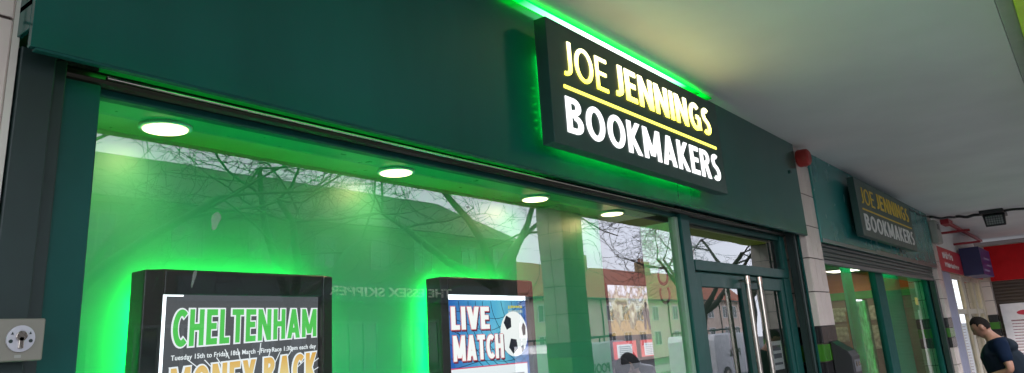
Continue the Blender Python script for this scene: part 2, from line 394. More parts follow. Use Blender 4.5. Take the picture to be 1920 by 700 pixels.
# ------------------------------------------------------------------ tiled pillars
def tiled(root, x0, x1, y0, y1, ztop, nx, ny, tile=None):
    """a pillar clad in tall cream tiles over a banded base, tile by tile"""
    core = MB(); core.box(x0 + 0.006, x1 - 0.006, y0 + 0.006, y1 - 0.006, 0, ztop)
    obj('core', core, M_grout, root)
    cream, black, green = MB(), MB(), MB(); gp = 0.0035
    rows = []; z = 1.70
    while z < ztop - 0.01:
        rows.append((z, min(z + 0.32, ztop), cream)); z += 0.32
    z = 1.70; seq = [black, green, black, cream, cream, cream, cream, black]
    for k in range(8):
        hh = 0.16 if k < 3 else 0.28
        if z - hh < 0.005: hh = z
        rows.append((z - hh, z, seq[k])); z -= hh
        if z <= 0.001: break
    for za, zb, mb in rows:
        for k in range(nx):
            a = x0 + (x1 - x0) * k / nx; b = x0 + (x1 - x0) * (k + 1) / nx
            mb.box(a + gp, b - gp, y0 - 0.004, y0 + 0.004, za + gp * 1.3, zb - gp * 1.3)
            mb.box(a + gp, b - gp, y1 - 0.004, y1 + 0.004, za + gp * 1.3, zb - gp * 1.3)
        for k in range(ny):
            a = y0 + (y1 - y0) * k / ny; b = y0 + (y1 - y0) * (k + 1) / ny
            for xx in (x0, x1):
                mb.box(xx - 0.004, xx + 0.004, a + gp, b - gp, za + gp * 1.3, zb - gp * 1.3)
    obj('cream_tiles', cream, tile or M_cream, root, bevel=0.0015); obj('black_tiles', black, M_black, root, bevel=0.0015); obj('green_tiles', green, M_green, root, bevel=0.0015)
    return root
pil = thing('tiled_pillar', 'cream tiled pillar with black and green bands between the two betting shops', 'pillar', (7.64, 0, 0), 'tiled pillars of the shop fronts')
tiled(pil, 7.405, 7.885, -0.18, 0.30, 3.462, 3, 3)
p2 = copy_tree(pil); p2.location.x = 14.90; tag(p2, 'cream tiled pillar beside the red shop, below the pale alarm box', 'pillar')
p3 = thing('tiled_pillar', 'pinkish cream tiled pillar at the far left edge, behind the key switch', 'pillar', (0.4, 0, 0), 'tiled pillars of the shop fronts')
tiled(p3, -0.42, 0.675, -0.09, 0.30, 3.462, 2, 2)
g = MB(); g.box(0.676, 0.694, -0.094, -0.05, 0, 3.0); obj('edge_bead', g, M_offwhite, p3)
p4 = thing('tiled_pillar', 'cream tiled pillar in the corner beside the white notice board', 'pillar', (20.8, -0.2, 0), 'tiled pillars of the shop fronts')
tiled(p4, 20.65, 20.98, -0.33, -0.15, 2.46, 2, 1)
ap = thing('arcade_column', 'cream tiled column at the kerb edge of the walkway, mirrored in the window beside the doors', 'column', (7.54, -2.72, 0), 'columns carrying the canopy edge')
tiled(ap, 7.32, 7.76, -2.88, -2.54, 3.31, 3, 2, mat('shaded_tile', (0.30, 0.27, 0.23), 0.35, var=0.15))  # cream tile copy, darkened in colour for the dim light on this column
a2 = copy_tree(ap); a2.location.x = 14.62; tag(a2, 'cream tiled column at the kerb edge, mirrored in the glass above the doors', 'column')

SPOT_W = 2.5
# ------------------------------------------------------------------ near betting shop
shop = thing('betting_shop', 'dark green bookmaker shop front with lit green window display and double doors', 'shop', (4.0, 0, 0))
g = MB(); g.box(0.687, 7.42, -0.2, -0.178, 2.552, 3.462)
g.box(0.687, 7.42, -0.178, -0.004, 2.68, 2.70); g.box(4.96, 7.42, -0.178, -0.02, 2.59, 2.61); g.box(0.687, 0.70, -0.178, -0.02, 2.61, 3.462)
g.box(7.407, 7.42, -0.178, -0.175, 2.61, 3.46)
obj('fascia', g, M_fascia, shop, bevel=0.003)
g = MB(); g.box(0.70, 7.40, -0.199, -0.176, 2.545, 2.551); obj('fascia_edge_trim', g, M_frame, shop)
# shutter rail over the window
g = MB(); prof = [(-0.045, 2.55), (-0.052, 2.558), (-0.052, 2.574), (-0.044, 2.585), (-0.004, 2.588), (-0.004, 2.546), (-0.03, 2.543)]
g.prism(prof, (0.80, 0, 0), (0, 1, 0), (0, 0, 1), (6.42, 0, 0)); obj('shutter_rail', g, M_bronze, shop, bevel=0.003)
g = MB(); g.tube([(0.95, -0.056, 2.567), (7.2, -0.056, 2.567)], 0.006, 8); obj('rail_bead', g, M_steel, shop, smooth=True)
# shutter guides and frame
g = MB(); g.box(0.70, 0.79, -0.10, -0.035, 0, 2.588); g.box(0.79, 0.835, -0.06, -0.03, 0, 2.588); obj('shutter_guide', g, M_dark, shop, bevel=0.004)
g = MB(); g.box(7.27, 7.40, -0.10, -0.03, 0, 2.588); g.box(7.24, 7.27, -0.125, -0.11, 0, 2.588); obj('shutter_guide', g, M_dark, shop, bevel=0.004)
g = MB(); g.box(7.385, 7.402, -0.125, -0.104, 0, 2.588); obj('guide_edge', g, M_frame, shop, bevel=0.003)
g = MB()
g.box(0.836, 0.945, -0.035, 0.05, 0, 2.588)
g.box(0.945, 4.97, 0.0, 0.05, 2.525, 2.588); g.box(0.945, 4.97, 0.0, 0.05, 0.0, 0.55)
g.box(4.96, 5.10, -0.035, 0.06, 0, 2.588); g.box(4.951, 5.145, -0.003, 0.05, 2.589, 2.675); g.box(5.10, 5.145, -0.015, 0.05, 0, 2.545)
obj('window_frame', g, M_frame, shop, bevel=0.006)
g = MB(); g.box(4.905, 4.958, -0.012, 0.04, 0.55, 2.525); obj('pale_frame_bead', g, mat('pale_green_paint', (0.22, 0.33, 0.24), 0.45), shop, bevel=0.004)
pane('window_pane', 0.946, 4.904, 0.551, 2.524, 0.015, shop)
# a few smears on the glass
mstain = mat('dried_smear', (0.5, 0.55, 0.5), 0.9); n_ = mstain.node_tree; n_.nodes['Principled BSDF'].inputs['Alpha'].default_value = 0.22
for (cx, cz, a, b) in ((1.368, 2.175, 0.016, 0.032), (1.30, 1.98, 0.006, 0.03), (2.68, 2.36, 0.012, 0.006)):
    g = MB(); g.prism([(a * math.cos(t) * (1 + 0.25 * math.sin(3 * t)) + 0.2 * b * math.sin(t), b * math.sin(t)) for t in [k * math.pi / 9 for k in range(18)]], (cx, 0.0145, cz), (1, 0, 0), (0, 0, 1), (0, -0.0004, 0)); obj('smear', g, mstain, shop)
# display recess
g = MB(); g.box(0.80, 4.97, 0.052, 0.60, 2.565, 2.61); obj('display_ceiling', g, mat('display_ceiling_paint', (0.12, 0.34, 0.17), 0.3, var=0.05), shop)
g = MB(); g.box(0.80, 4.63, 0.455, 0.49, 0.3, 2.564); obj('display_panel', g, M_panel, shop)
g = MB(); g.box(0.85, 0.93, 0.052, 0.455, 0.3, 2.564); obj('display_side', g, M_panel, shop)
g = MB(); g.box(0.93, 4.63, 0.052, 0.455, 0.45, 0.56); obj('display_shelf', g, M_panel, shop)
for x in (1.315, 2.475, 3.63, 4.55):
    g = MB(); n = 36; r0, r1 = 0.076, 0.092
    vs = []; fs = []
    for k in range(n):
        a = 2 * math.pi * k / n; c_, s_ = math.cos(a), math.sin(a)
        vs += [(x + r1 * c_, 0.29 + r1 * s_, 2.566), (x + r1 * c_, 0.29 + r1 * s_, 2.556), (x + r0 * c_, 0.29 + r0 * s_, 2.553), (x + r0 * c_, 0.29 + r0 * s_, 2.566)]
        j = (k + 1) % n
        for q in range(4): fs.append((k * 4 + q, k * 4 + (q + 1) % 4, j * 4 + (q + 1) % 4, j * 4 + q))
    g.add(vs, fs); dl = obj('downlight', g, M_whitepl, shop, smooth=True)
    g = MB(); g.tube([(x, 0.29, 2.564), (x, 0.29, 2.5505)], 0.0755, 36); obj('diffuser', g, E_disc, dl)
    sd = bpy.data.lights.new('downlight_beam', 'SPOT'); sd.energy = SPOT_W; sd.color = (1.0, 0.66, 0.30); sd.spot_size = R(158); sd.spot_blend = 1.0; sd.shadow_soft_size = 0.06
    sl_ = bpy.data.objects.new('downlight_beam', sd); COL.objects.link(sl_); sl_.rotation_euler = Vector((0.62, -0.12, 1.0)).to_track_quat('Z', 'Y').to_euler(); sl_.parent = dl; sl_.location = Vector((x, 0.29, 2.545)) - wloc(dl)
# side board of the lobby with brown letters running down it
g = MB(); g.box(4.962, 4.985, 0.065, 0.30, 0.55, 2.50); sb = obj('side_board', g, mat('cream_board', (0.80, 0.74, 0.58), 0.6), shop)
mbrown = mat('brown_lettering', (0.14, 0.055, 0.035), 0.6)
me = text('CO', 0, 0.27, 0, 0.085, 0, 0.003, 0.01)
me.transform(Matrix(((0, 1, 0, 4.9585), (0, 0, -1, 0.20), (1, 0, 0, 1.92), (0, 0, 0, 1))))
obj('lettering', me, mbrown, sb)
# room behind
g = MB()
g.box(0.7, 13.0, 5.5, 5.6, 0, 2.9); g.box(0.68, 0.78, 0.06, 5.5, 0, 2.9)
obj('room_wall', g, M_wallint, shop)
g = MB(); g.box(0.7, 13.0, 0.62, 5.6, 2.9, 3.0); obj('room_ceiling', g, M_ceilint, shop)
g = MB(); g.box(0.7, 13.0, 0.0, 5.6, -0.02, 0.004); obj('room_floor', g, M_floorint, shop)
g = MB(); g.box(0.65, 13.0, -0.02, 5.7, 3.47, 3.6); obj('roof_slab', g, M_wallint, shop)
for (x, y) in ((6.4, 0.95), (8.8, 3.6)):
    g = MB(); g.box(x - 0.3, x + 0.3, y - 0.3, y + 0.3, 2.885, 2.899); cl = obj('ceiling_light', g, M_whitepl, shop)
    g = MB(); g.box(x - 0.27, x + 0.27, y - 0.27, y + 0.27, 2.879, 2.884); obj('diffuser', g, emit('panel_light', (1, 0.95, 0.85), 3.5), cl)
g = MB(); g.box(5.15, 7.2, 0.062, 0.11, 2.50, 2.56); obj('header_strip', g, M_offwhite, shop)
g = MB(); g.box(5.1, 7.3, 0.112, 0.62, 2.60, 2.64); obj('lobby_ceiling', g, mat('lobby_brown', (0.05, 0.045, 0.03), 0.7), shop)
g = MB(); g.box(7.12, 7.2, 0.062, 0.85, 0, 2.6); obj('lobby_wall', g, mat('lobby_green', (0.008, 0.04, 0.03), 0.6), shop)
# transom and doors
g = MB(); g.box(5.146, 7.24, -0.02, 0.05, 2.152, 2.23); g.box(7.08, 7.24, -0.02, 0.05, 0, 2.15); g.box(7.13, 7.24, -0.02, 0.05, 2.23, 2.545); g.box(5.146, 7.13, -0.01, 0.05, 2.505, 2.545)
obj('door_frame', g, M_frame, shop, bevel=0.005)
pane('transom_pane', 5.147, 7.129, 2.231, 2.504, 0.012, shop, G_door)
def door_leaf(x0, x1, hx, label):
    d = bpy.data.objects.new('door', None); COL.objects.link(d); d.parent = shop
    d.location = Vector(((x0 + x1) / 2, 0, 0)) - shop.location
    d['label'] = label
    g = MB(); g.box(x0, x0 + 0.09, -0.005, 0.045, 0.01, 2.14); g.box(x1 - 0.09, x1, -0.005, 0.045, 0.01, 2.14)
    g.box(x0 + 0.09, x1 - 0.09, -0.005, 0.045, 2.035, 2.14); g.box(x0 + 0.09, x1 - 0.09, -0.005, 0.045, 0.01, 0.25)
    obj('leaf_frame', g, M_frame, d, bevel=0.005)
    pane('glass', x0 + 0.091, x1 - 0.091, 0.251, 2.034, 0.015, d, G_door)
    g = MB(); g.tube([(hx, -0.075, 0.35), (hx, -0.075, 2.07)], 0.021, 16)
    for z in (0.5, 1.3, 2.095): g.tube([(hx, -0.075, z), (hx, -0.004, z)], 0.011, 10)
    h = obj('handle', g, M_steel, d, smooth=False)
    g = MB(); g.tube([(hx, -0.075, 2.07), (hx, -0.075, 2.13)], 0.0235, 16); obj('end_cap', g, M_copper, h)
    # inside handle
    g = MB(); g.tube([(hx, 0.12, 0.35), (hx, 0.12, 2.0)], 0.021, 16)
    for z in (0.5, 1.95): g.tube([(hx, 0.12, z), (hx, 0.046, z)], 0.011, 10)
    obj('handle', g, M_steel, d)
door_leaf(5.15, 6.11, 5.985, 'left green framed glass door leaf with steel pull bar')
door_leaf(6.118, 7.075, 6.26, 'right green framed glass door leaf with a white notice inside')
# LED runs of the fascia, then added unseen green lamps
g = MB(); g.box(2.70, 5.32, -0.252, -0.204, 3.448, 3.456); lt = obj('led_strip', g, E_ledtop, shop)
g = MB(); g.box(2.9, 5.1, -0.246, -0.212, 3.4395, 3.4475); obj('led_core', g, E_ledcore, lt)  # white core painted in for overexposure of the green strip
g = MB(); g.box(0.95, 3.3, -0.172, -0.165, 2.600, 2.608); obj('led_strip', g, emit('added_soffit_fill', (0.03, 1.0, 0.10), 2.6), shop)  # added hidden lamp lighting the panel that stands in for upper glass
g = MB(); g.box(0.946, 4.95, -0.003, 0.0, 2.589, 2.675); obj('header_panel', g, M_panel, shop)
g = MB(); g.box(1.0, 3.3, 0.10, 0.40, 0.565, 0.575); obj('led_strip', g, E_addfill, shop)  # added lamp below view, fills the display with green light

# door notice
nt_ = thing('door_notice', 'small white printed notice stuck inside the right hand door glass', 'notice', (6.72, 0.03, 1.5))
g = MB(); g.box(6.60, 6.86, 0.0275, 0.030, 1.36, 1.60); obj('paper', g, M_whitepl, nt_)
g = MB()
for z, h in ((1.52, 0.045), (1.455, 0.04), (1.40, 0.02)): g.box(6.63, 6.83, 0.0255, 0.0272, z, z + h)
obj('print', g, mat('grey_print', (0.1, 0.11, 0.12), 0.6), nt_)

# ------------------------------------------------------------------ illuminated sign
def sign_box(label, x0, x1, lit, tx):
    s = thing('shop_sign', label, 'sign', ((x0 + x1) / 2, -0.3, 3.0), 'projecting bookmaker signs on the green fascias')
    g = MB(); g.box(x0, x1, -0.34, -0.265, 2.66, 3.34); cb = obj('case', g, M_sign, s, bevel=0.003)
    for x in (x0 + 0.3, x1 - 0.3):
        for z in (2.85, 3.15):
            g = MB(); g.box(x, x + 0.04, -0.264, -0.203, z, z + 0.04); obj('spacer', g, M_dark, s)
    if lit:
        for (a_, b_, c_, d_) in ((x0 + 0.24, x1 - 0.16, 2.745, 2.757), (x0 + 0.24, x1 - 0.16, 2.83, 2.842), (x0 + 0.24, x1 - 0.16, 2.93, 2.942), (x0 + 0.20, x0 + 0.212, 2.76, 3.24), (x0 + 0.32, x0 + 0.332, 2.76, 3.24), (x0 + 0.24, x1 - 0.12, 3.26, 3.275)):
            g = MB(); g.box(a_, b_, -0.262, -0.254, c_, d_); obj('led_strip', g, E_ledsign, s)
        for k in range(6):
            g = MB(); g.box(x0 + 0.135, x0 + 0.143, -0.2635, -0.2605, 2.80 + k * 0.045, 2.806 + k * 0.045); obj('led', g, emit('led_point', (0, 1, 0.05), 5.0), s)
    f = lambda u: x0 + (x1 - x0) * (u - 2.953) / 2.187
    if lit:
        mj = emit_ramp('lit_yellow', 2, 0.05, 0.27, [(0, (1.0, 0.86, 0.06)), (0.35, (1.0, 0.88, 0.18)), (1, (1.0, 0.93, 0.46))], 1.45)
        my = emit('lit_yellow_rule', (1.0, 0.88, 0.12), 0.7); mw = emit('lit_white', (1, 1, 1), 0.55)
        mj2 = mj
    else: mj = mj2 = my = M_lettyel; mw = M_lettwhite
    for wd, a_, b_, zl, zh, th, gp, m_ in (('JOE', 3.08, 3.54, 3.05, 3.25, 0.125, 0.13, mj), ('JENNINGS', 3.625, 4.985, 3.062, 3.262, 0.185, 0.12, mj), ('BOOKMAKERS', 3.075, 5.045, 2.735, 2.93, 0.185, 0.125, mw)):
        for k in range(len(wd)): obj('letter', block(wd, f(a_), f(b_), zl, zh, -0.345, th, gp, only=k), m_, s)
    g = MB(); g.box(f(3.075), f(5.035), -0.345, -0.339, 2.974, 2.992); obj('rule', g, my, s)
    return s
sign_box('lit dark green sign with glowing yellow and white lettering over the near shop', 2.953, 5.14, True, 0)

# ------------------------------------------------------------------ screens in the window
E_scr = emit_ramp('screen_dark', 2, -0.9, 0.0, [(0, (0.030, 0.032, 0.036)), (0.75, (0.040, 0.044, 0.050)), (1, (0.085, 0.09, 0.10))], 0.38)
E_w = emit('screen_white', (0.92, 0.95, 1.0), 0.34)
E_bar = emit('screen_backlight', (0.86, 0.92, 1.0), 0.9)
def screen_case(label, x0, x1, top, fr, fr2):
    s = thing('display_screen', label, 'screen', ((x0 + x1) / 2, 0.36, top - 1.5), 'screens hung in the shop window')
    g = MB()
    g.box(x0, x0 + fr, 0.30, 0.40, top - 1.5, top); g.box(x1 - fr2, x1, 0.30, 0.40, top - 1.5, top)
    g.box(x0 + fr, x1 - fr2, 0.30, 0.40, top - 0.085, top); g.box(x0 + fr, x1 - fr2, 0.30, 0.40, top - 1.5, top - 1.42)
    g.box(x0 + fr, x1 - fr2, 0.335, 0.40, top - 1.42, top - 0.085)
    obj('case', g, M_screenframe, s, bevel=0.005)
    g = MB()
    g.box(x0 + 0.05, x1 - 0.05, 0.404, 0.412, top - 0.065, top - 0.055)
    g.box(x0 + 0.05, x0 + 0.06, 0.404, 0.412, top - 1.45, top - 0.08); g.box(x1 - 0.06, x1 - 0.05, 0.404, 0.412, top - 1.45, top - 0.08)
    obj('led_strip', g, E_led, s)
    g = MB(); g.box((x0 + x1) / 2 - 0.2, (x0 + x1) / 2 + 0.2, 0.402, 0.454, top - 0.9, top - 0.6); obj('wall_bracket', g, M_dark, s)
    return s
s1 = screen_case('large dark screen advertising a horse racing festival in green and gold lettering', 1.28, 2.096, 2.040, 0.072, 0.052)
yS = 0.330
g = MB(); g.box(1.353, 2.043, yS, 0.334, 0.63, 1.957); obj('screen_glass', g, E_scr, s1)
g = MB(); g.box(1.354, 1.376, yS - 0.003, yS - 0.0005, 0.64, 1.956); g.box(1.376, 1.44, yS - 0.003, yS - 0.0005, 1.951, 1.956); obj('backlight_gap', g, E_bar, s1)
cx0, cx1 = 1.405, 2.030
obj('festival_outline', block('CHELTENHAM', cx0, cx1, 1.772, 1.905, yS - 0.004, 0.21, 0.12, grow=0.0055, taper=0.16, depth=0.001), E_w, s1)
obj('festival_lettering', block('CHELTENHAM', cx0, cx1, 1.772, 1.905, yS - 0.007, 0.21, 0.12, taper=0.16, depth=0.001), emit('screen_green', (0.10, 0.62, 0.11), 0.32), s1)
obj('date_lettering', text('Tuesday 15th to Friday 18th March - First Race 1:30pm each day', 1.405, 2.030, 1.722, 1.745, yS - 0.004, 0.001, 0.014, shear=0.018, space=1.06), E_w, s1)
obj('offer_outline', block('MONEY BACK', 1.405, cx1, 1.575, 1.70, yS - 0.006, 0.22, 0.12, grow=0.0055, shear=0.03, depth=0.001), E_w, s1)
obj('offer_lettering', block('MONEY BACK', 1.405, cx1, 1.575, 1.70, yS - 0.009, 0.22, 0.12, shear=0.03, depth=0.001), emit_ramp('screen_gold', 2, 0.92, 1.20, [(0, (1, 0.9, 0.35)), (0.45, (1, 0.95, 0.5)), (1, (0.85, 0.42, 0.06))], 0.31), s1)
g = MB()
for k in range(23):
    a = R(14 + k * 6.6); r0 = 0.24 + 0.02 * (k % 3); r1 = r0 + 0.05 + 0.012 * (k % 2)
    c_, s_ = math.cos(a), math.sin(a); p = Vector((1.74, 0, 1.53)); nx_, nz_ = -s_ * 0.0016, c_ * 0.0016
    q = [(p.x + r0 * 1.35 * c_, p.z + r0 * 0.72 * s_), (p.x + r1 * 1.35 * c_, p.z + r1 * 0.72 * s_)]
    g = MB(); g.prism([(q[0][0] - nx_, q[0][1] - nz_), (q[1][0] - nx_, q[1][1] - nz_), (q[1][0] + nx_, q[1][1] + nz_), (q[0][0] + nx_, q[0][1] + nz_)], (0, yS - 0.003, 0), (1, 0, 0), (0, 0, 1), (0, 0.001, 0)); obj('burst_line', g, E_w, s1)


s2 = screen_case('smaller looking bright blue screen advertising a live football match with a ball', 2.77, 3.555, 2.060, 0.06, 0.04)
g = MB(); g.box(2.831, 3.514, yS, 0.334, 0.65, 1.98)
obj('screen_glass', g, emit_ramp('screen_blue', 0, -0.34, 0.37, [(0, (0.015, 0.10, 0.50)), (0.45, (0.10, 0.50, 0.80)), (0.65, (0.16, 0.60, 0.82)), (1, (0.02, 0.09, 0.42))], 0.31, noise=(5.0, 0.5)), s2)
g = MB(); g.box(2.832, 3.512, yS - 0.003, yS - 0.0005, 1.952, 1.979); g.box(2.832, 2.840, yS - 0.003, yS - 0.0005, 1.3, 1.952); obj('backlight_gap', g, E_bar, s2)
# goal net
g = MB()
def ribbon(pts, wd, y):
    for i in range(len(pts) - 1):
        a, b = Vector((pts[i][0], 0, pts[i][1])), Vector((pts[i + 1][0], 0, pts[i + 1][1])); t = (b - a)
        if t.length < 1e-5: continue
        t.normalize(); n__ = Vector((-t.z, 0, t.x)) * wd
        q = [a - n__, b - n__, b + n__, a + n__]
        g.prism([(v.x, v.z) for v in q], (0, y, 0), (1, 0, 0), (0, 0, 1), (0, 0.0006, 0))
for k in range(9):
    x = 2.84 + 0.075 * k
    ribbon([(x + 0.02 * math.sin(3 * t + k) + 0.30 * t * t, 1.945 - 0.36 * t) for t in [j / 10 for j in range(11)] if x + 0.30 * t * t + 0.02 < 3.50], 0.0016, yS - 0.003)
for k in range(8):
    z = 1.935 - 0.05 * k
    ribbon([(2.835 + 0.675 * t, z - 0.05 * math.sin(math.pi * t) + 0.025 * math.sin(7 * t + k) - 0.05 + 0.06 * t) for t in [j / 16 for j in range(17)] if z - 0.1 + 0.06 * t < 1.94], 0.0014, yS - 0.0034)
obj('goal_net', g, emit('screen_net', (0.004, 0.015, 0.05), 0.22), s2)
# ball
bx, bz, br = 3.385, 1.768, 0.122
g = MB(); g.prism([(bx + br * math.cos(t), bz + br * math.sin(t)) for t in [k * math.pi / 20 for k in range(40)]], (0, yS - 0.0055, 0), (1, 0, 0), (0, 0, 1), (0, 0.001, 0))
ball = obj('ball', g, emit_ramp('screen_ball', 2, 0.95, 1.25, [(0, (0.42, 0.52, 0.68)), (0.5, (0.95, 0.97, 1.0)), (1, (1, 1, 1))], 0.35), s2)
g = MB()
for (u, v, r_, sx, rot) in ((-0.45, 0.50, 0.33, 0.9, 0.3), (0.72, 0.18, 0.32, 0.5, 0.1), (-0.12, -0.52, 0.36, 0.95, 0.5), (0.55, -0.72, 0.22, 0.6, 0.9), (-0.93, -0.15, 0.18, 0.35, 0)):
    pts = []
    for k in range(5):
        a = rot + math.pi / 2 + k * 2 * math.pi / 5
        px_, pz_ = u + r_ * sx * math.cos(a), v + r_ * math.sin(a); L = math.hypot(px_, pz_)
        if L > 0.985: px_, pz_ = px_ / L * 0.985, pz_ / L * 0.985
        pts.append((bx + br * px_, bz + br * pz_))
    g = MB(); g.prism(pts, (0, yS - 0.0075, 0), (1, 0, 0), (0, 0, 1), (0, 0.001, 0)); obj('ball_patch', g, emit('screen_ballpatch', (0.02, 0.024, 0.035), 0.35), ball)
for (wd, x0, x1, z0, z1) in (('LIVE', 2.862, 3.165, 1.80, 1.915), ('MATCH', 2.870, 3.275, 1.645, 1.77)):
    nm = wd.lower()
    obj(nm + '_shadow', block(wd, x0 + 0.009, x1 + 0.009, z0 - 0.007, z1 - 0.007, yS - 0.0085, 0.23, 0.10, grow=0.004, depth=0.001), emit('screen_shadow', (0.16, 0.02, 0.06), 0.27), s2)
    obj(nm + '_outline', block(wd, x0, x1, z0, z1, yS - 0.0105, 0.23, 0.10, grow=0.0035, depth=0.001), emit('screen_pink', (0.85, 0.22, 0.26), 0.32), s2)
    obj(nm + '_lettering', block(wd, x0, x1, z0, z1, yS - 0.0125, 0.23, 0.10, depth=0.001), emit('screen_letter', (1, 1, 1), 0.36), s2)
obj('logo_lettering', text('JJ JENNINGS', 3.345, 3.475, 1.905, 1.922, yS - 0.004, 0.001, 0.03), emit('screen_logo', (0.8, 0.7, 0.05), 0.3), s2)
obj('logo_lettering', text('BOOKMAKERS', 3.345, 3.475, 1.882, 1.897, yS - 0.004, 0.001, 0.03), emit('screen_logo2', (0.6, 0.75, 0.75), 0.27), s2)
g = MB(); g.box(2.85, 3.49, yS - 0.004, yS - 0.002, 1.30, 1.612); bb = obj('caption_box', g, emit('screen_pinkline', (0.8, 0.1, 0.2), 0.3), s2)
g = MB(); g.box(2.856, 3.484, yS - 0.007, yS - 0.0045, 1.31, 1.606); obj('caption_white', g, E_w, bb)
g = MB(); g.box(2.90, 3.45, yS - 0.01, yS - 0.0075, 1.36, 1.56); obj('caption_inset', g, emit('screen_grey', (0.25, 0.25, 0.27), 0.34), bb)

# ------------------------------------------------------------------ far betting shop
sh2 = thing('betting_shop', 'farther green bookmaker shop front with roller shutter partly lowered', 'shop', (11.2, 0, 0))
g = MB(); g.box(7.89, 14.62, -0.2, -0.178, 2.52, 3.462); g.box(7.89, 14.62, -0.178, -0.02, 2.56, 2.58); obj('fascia', g, mat('teal_paint_lit', (0.022, 0.22, 0.205), 0.26, var=0.1, vscale=1.5), sh2, bevel=0.003)  # same fascia paint, made paler to stand for stronger daylight here
g = MB(); g.box(7.9, 10.2, -0.207, -0.2, 2.52, 2.56); g.box(10.21, 14.6, -0.207, -0.2, 2.52, 2.58); obj('fascia_trim', g, mat('dull_metal_trim', (0.16, 0.22, 0.22), 0.3, 0.8), sh2, bevel=0.002)
g = MB(); prof = []
z = 2.558
while z > 2.365:
    for k in range(6):
        t = k / 5; prof.append((-0.10 - 0.012 * math.sin(math.pi * t), z - 0.046 * t))
    z -= 0.048
prof += [(-0.085, z), (-0.085, 2.558)]
g.prism(prof, (7.9, 0, 0), (0, 1, 0), (0, 0, 1), (6.75, 0, 0))
rs = obj('roller_shutter', g, mat('shutter_slats', (0.026, 0.055, 0.050), 0.35, 0.3), sh2)
g = MB(); g.box(7.9, 14.65, -0.118, -0.07, 2.325, 2.365); obj('bottom_rail', g, mat('dull_metal_rail', (0.15, 0.16, 0.16), 0.4, 0.5), rs, bevel=0.004)
g = MB()
g.box(7.9, 7.98, -0.03, 0.05, 0, 2.56); g.box(10.72, 11.16, -0.03, 0.05, 0, 2.56) ; g.box(14.4, 14.62, -0.03, 0.05, 0, 2.56)
g.box(7.98, 10.72, 0.0, 0.05, 2.50, 2.56); g.box(11.16, 14.4, 0.0, 0.05, 2.50, 2.56); g.box(7.98, 10.72, 0, 0.05, 0, 0.5); g.box(11.16, 14.4, 0, 0.05, 0, 0.5)
obj('window_frame', g, mat('teal_matt_frame', (0.006, 0.085, 0.070), 0.6, spec=0.15), sh2, bevel=0.006)
pane('window_pane', 7.981, 10.719, 0.501, 2.499, 0.015, sh2, G_thin); pane('window_pane', 11.161, 14.399, 0.501, 2.499, 0.015, sh2, G_thin)
g = MB(); g.box(14.5, 14.66, -0.13, -0.05, 0, 2.33); obj('shutter_guide', g, M_dark, sh2, bevel=0.004)
g = MB(); g.box(12.7, 14.45, 0.40, 0.44, 0.4, 2.5); obj('display_panel', g, M_panel, sh2); g = MB(); g.box(10.9, 11.3, 0.40, 0.44, 0.4, 2.5); obj('display_panel', g, M_panel, sh2)
g = MB(); g.box(7.95, 14.85, 0.06, 1.9, 2.62, 2.68); obj('room_ceiling', g, mat('green_ceiling', (0.10, 0.35, 0.12), 0.6), sh2)
g = MB(); g.box(7.95, 14.85, 1.8, 1.86, 0, 2.62); g.box(7.9, 7.95, 0.06, 1.86, 0, 2.62); g.box(14.75, 14.85, 0.31, 1.8, 0, 2.62); obj('room_wall', g, mat('tan_wall', (0.34, 0.27, 0.2), 0.8), sh2)
g = MB(); g.box(7.95, 14.72, 1.78, 1.799, 2.27, 2.60); g.box(14.725, 14.749, 0.31, 1.78, 2.27, 2.60); obj('orange_band', g, mat('orange_wall', (0.60, 0.20, 0.04), 0.7), sh2)
g = MB(); g.box(7.95, 14.70, 1.77, 1.799, 2.13, 2.265); g.box(14.72, 14.749, 0.31, 1.77, 2.13, 2.265); obj('green_band', g, mat('green_wall', (0.06, 0.45, 0.10), 0.7), sh2)
g = MB(); g.box(7.95, 14.85, 0.0, 1.86, -0.02, 0.004); obj('room_floor', g, M_floorint, sh2)
g = MB(); g.box(7.9, 21, -0.02, 2.2, 3.47, 3.6); obj('roof_slab', g, M_wallint, sh2)
for x in (9.4, 11.6, 13.9):
    g = MB(); g.box(x - 0.3, x + 0.3, 0.9, 1.4, 2.605, 2.619); cl = obj('ceiling_light', g, M_whitepl, sh2)
    g = MB(); g.box(x - 0.27, x + 0.27, 0.93, 1.37, 2.600, 2.604); obj('diffuser', g, emit('panel_light_dim', (1, 0.90, 0.72), 2.2), cl)
g = MB(); g.tube([(8.70, 0.22, 2.619), (8.70, 0.22, 2.60)], 0.03, 14); sp = obj('spotlight', g, M_whitepl, sh2)
g = MB(); g.tube([(8.70, 0.22, 2.599), (8.70, 0.22, 2.597)], 0.022, 14); obj('diffuser', g, emit('spot_glow', (1, 1, 0.95), 20), sp)
g = MB(); g.box(8.2, 14.2, 0.30, 0.34, 2.590, 2.602); obj('led_strip', g, E_addfill, sh2)  # added strip hidden behind the shutter to tint the room green
g = MB(); g.box(12.66, 12.69, 0.30, 0.315, 0.6, 2.4); obj('led_strip', g, emit('added_green_wash', (0.0, 1.0, 0.10), 4.0), sh2)  # added lamp to wash the display panel in green
sign_box('unlit dark green sign with dull yellow and white lettering over the farther shop', 9.08, 12.25, False, 0)

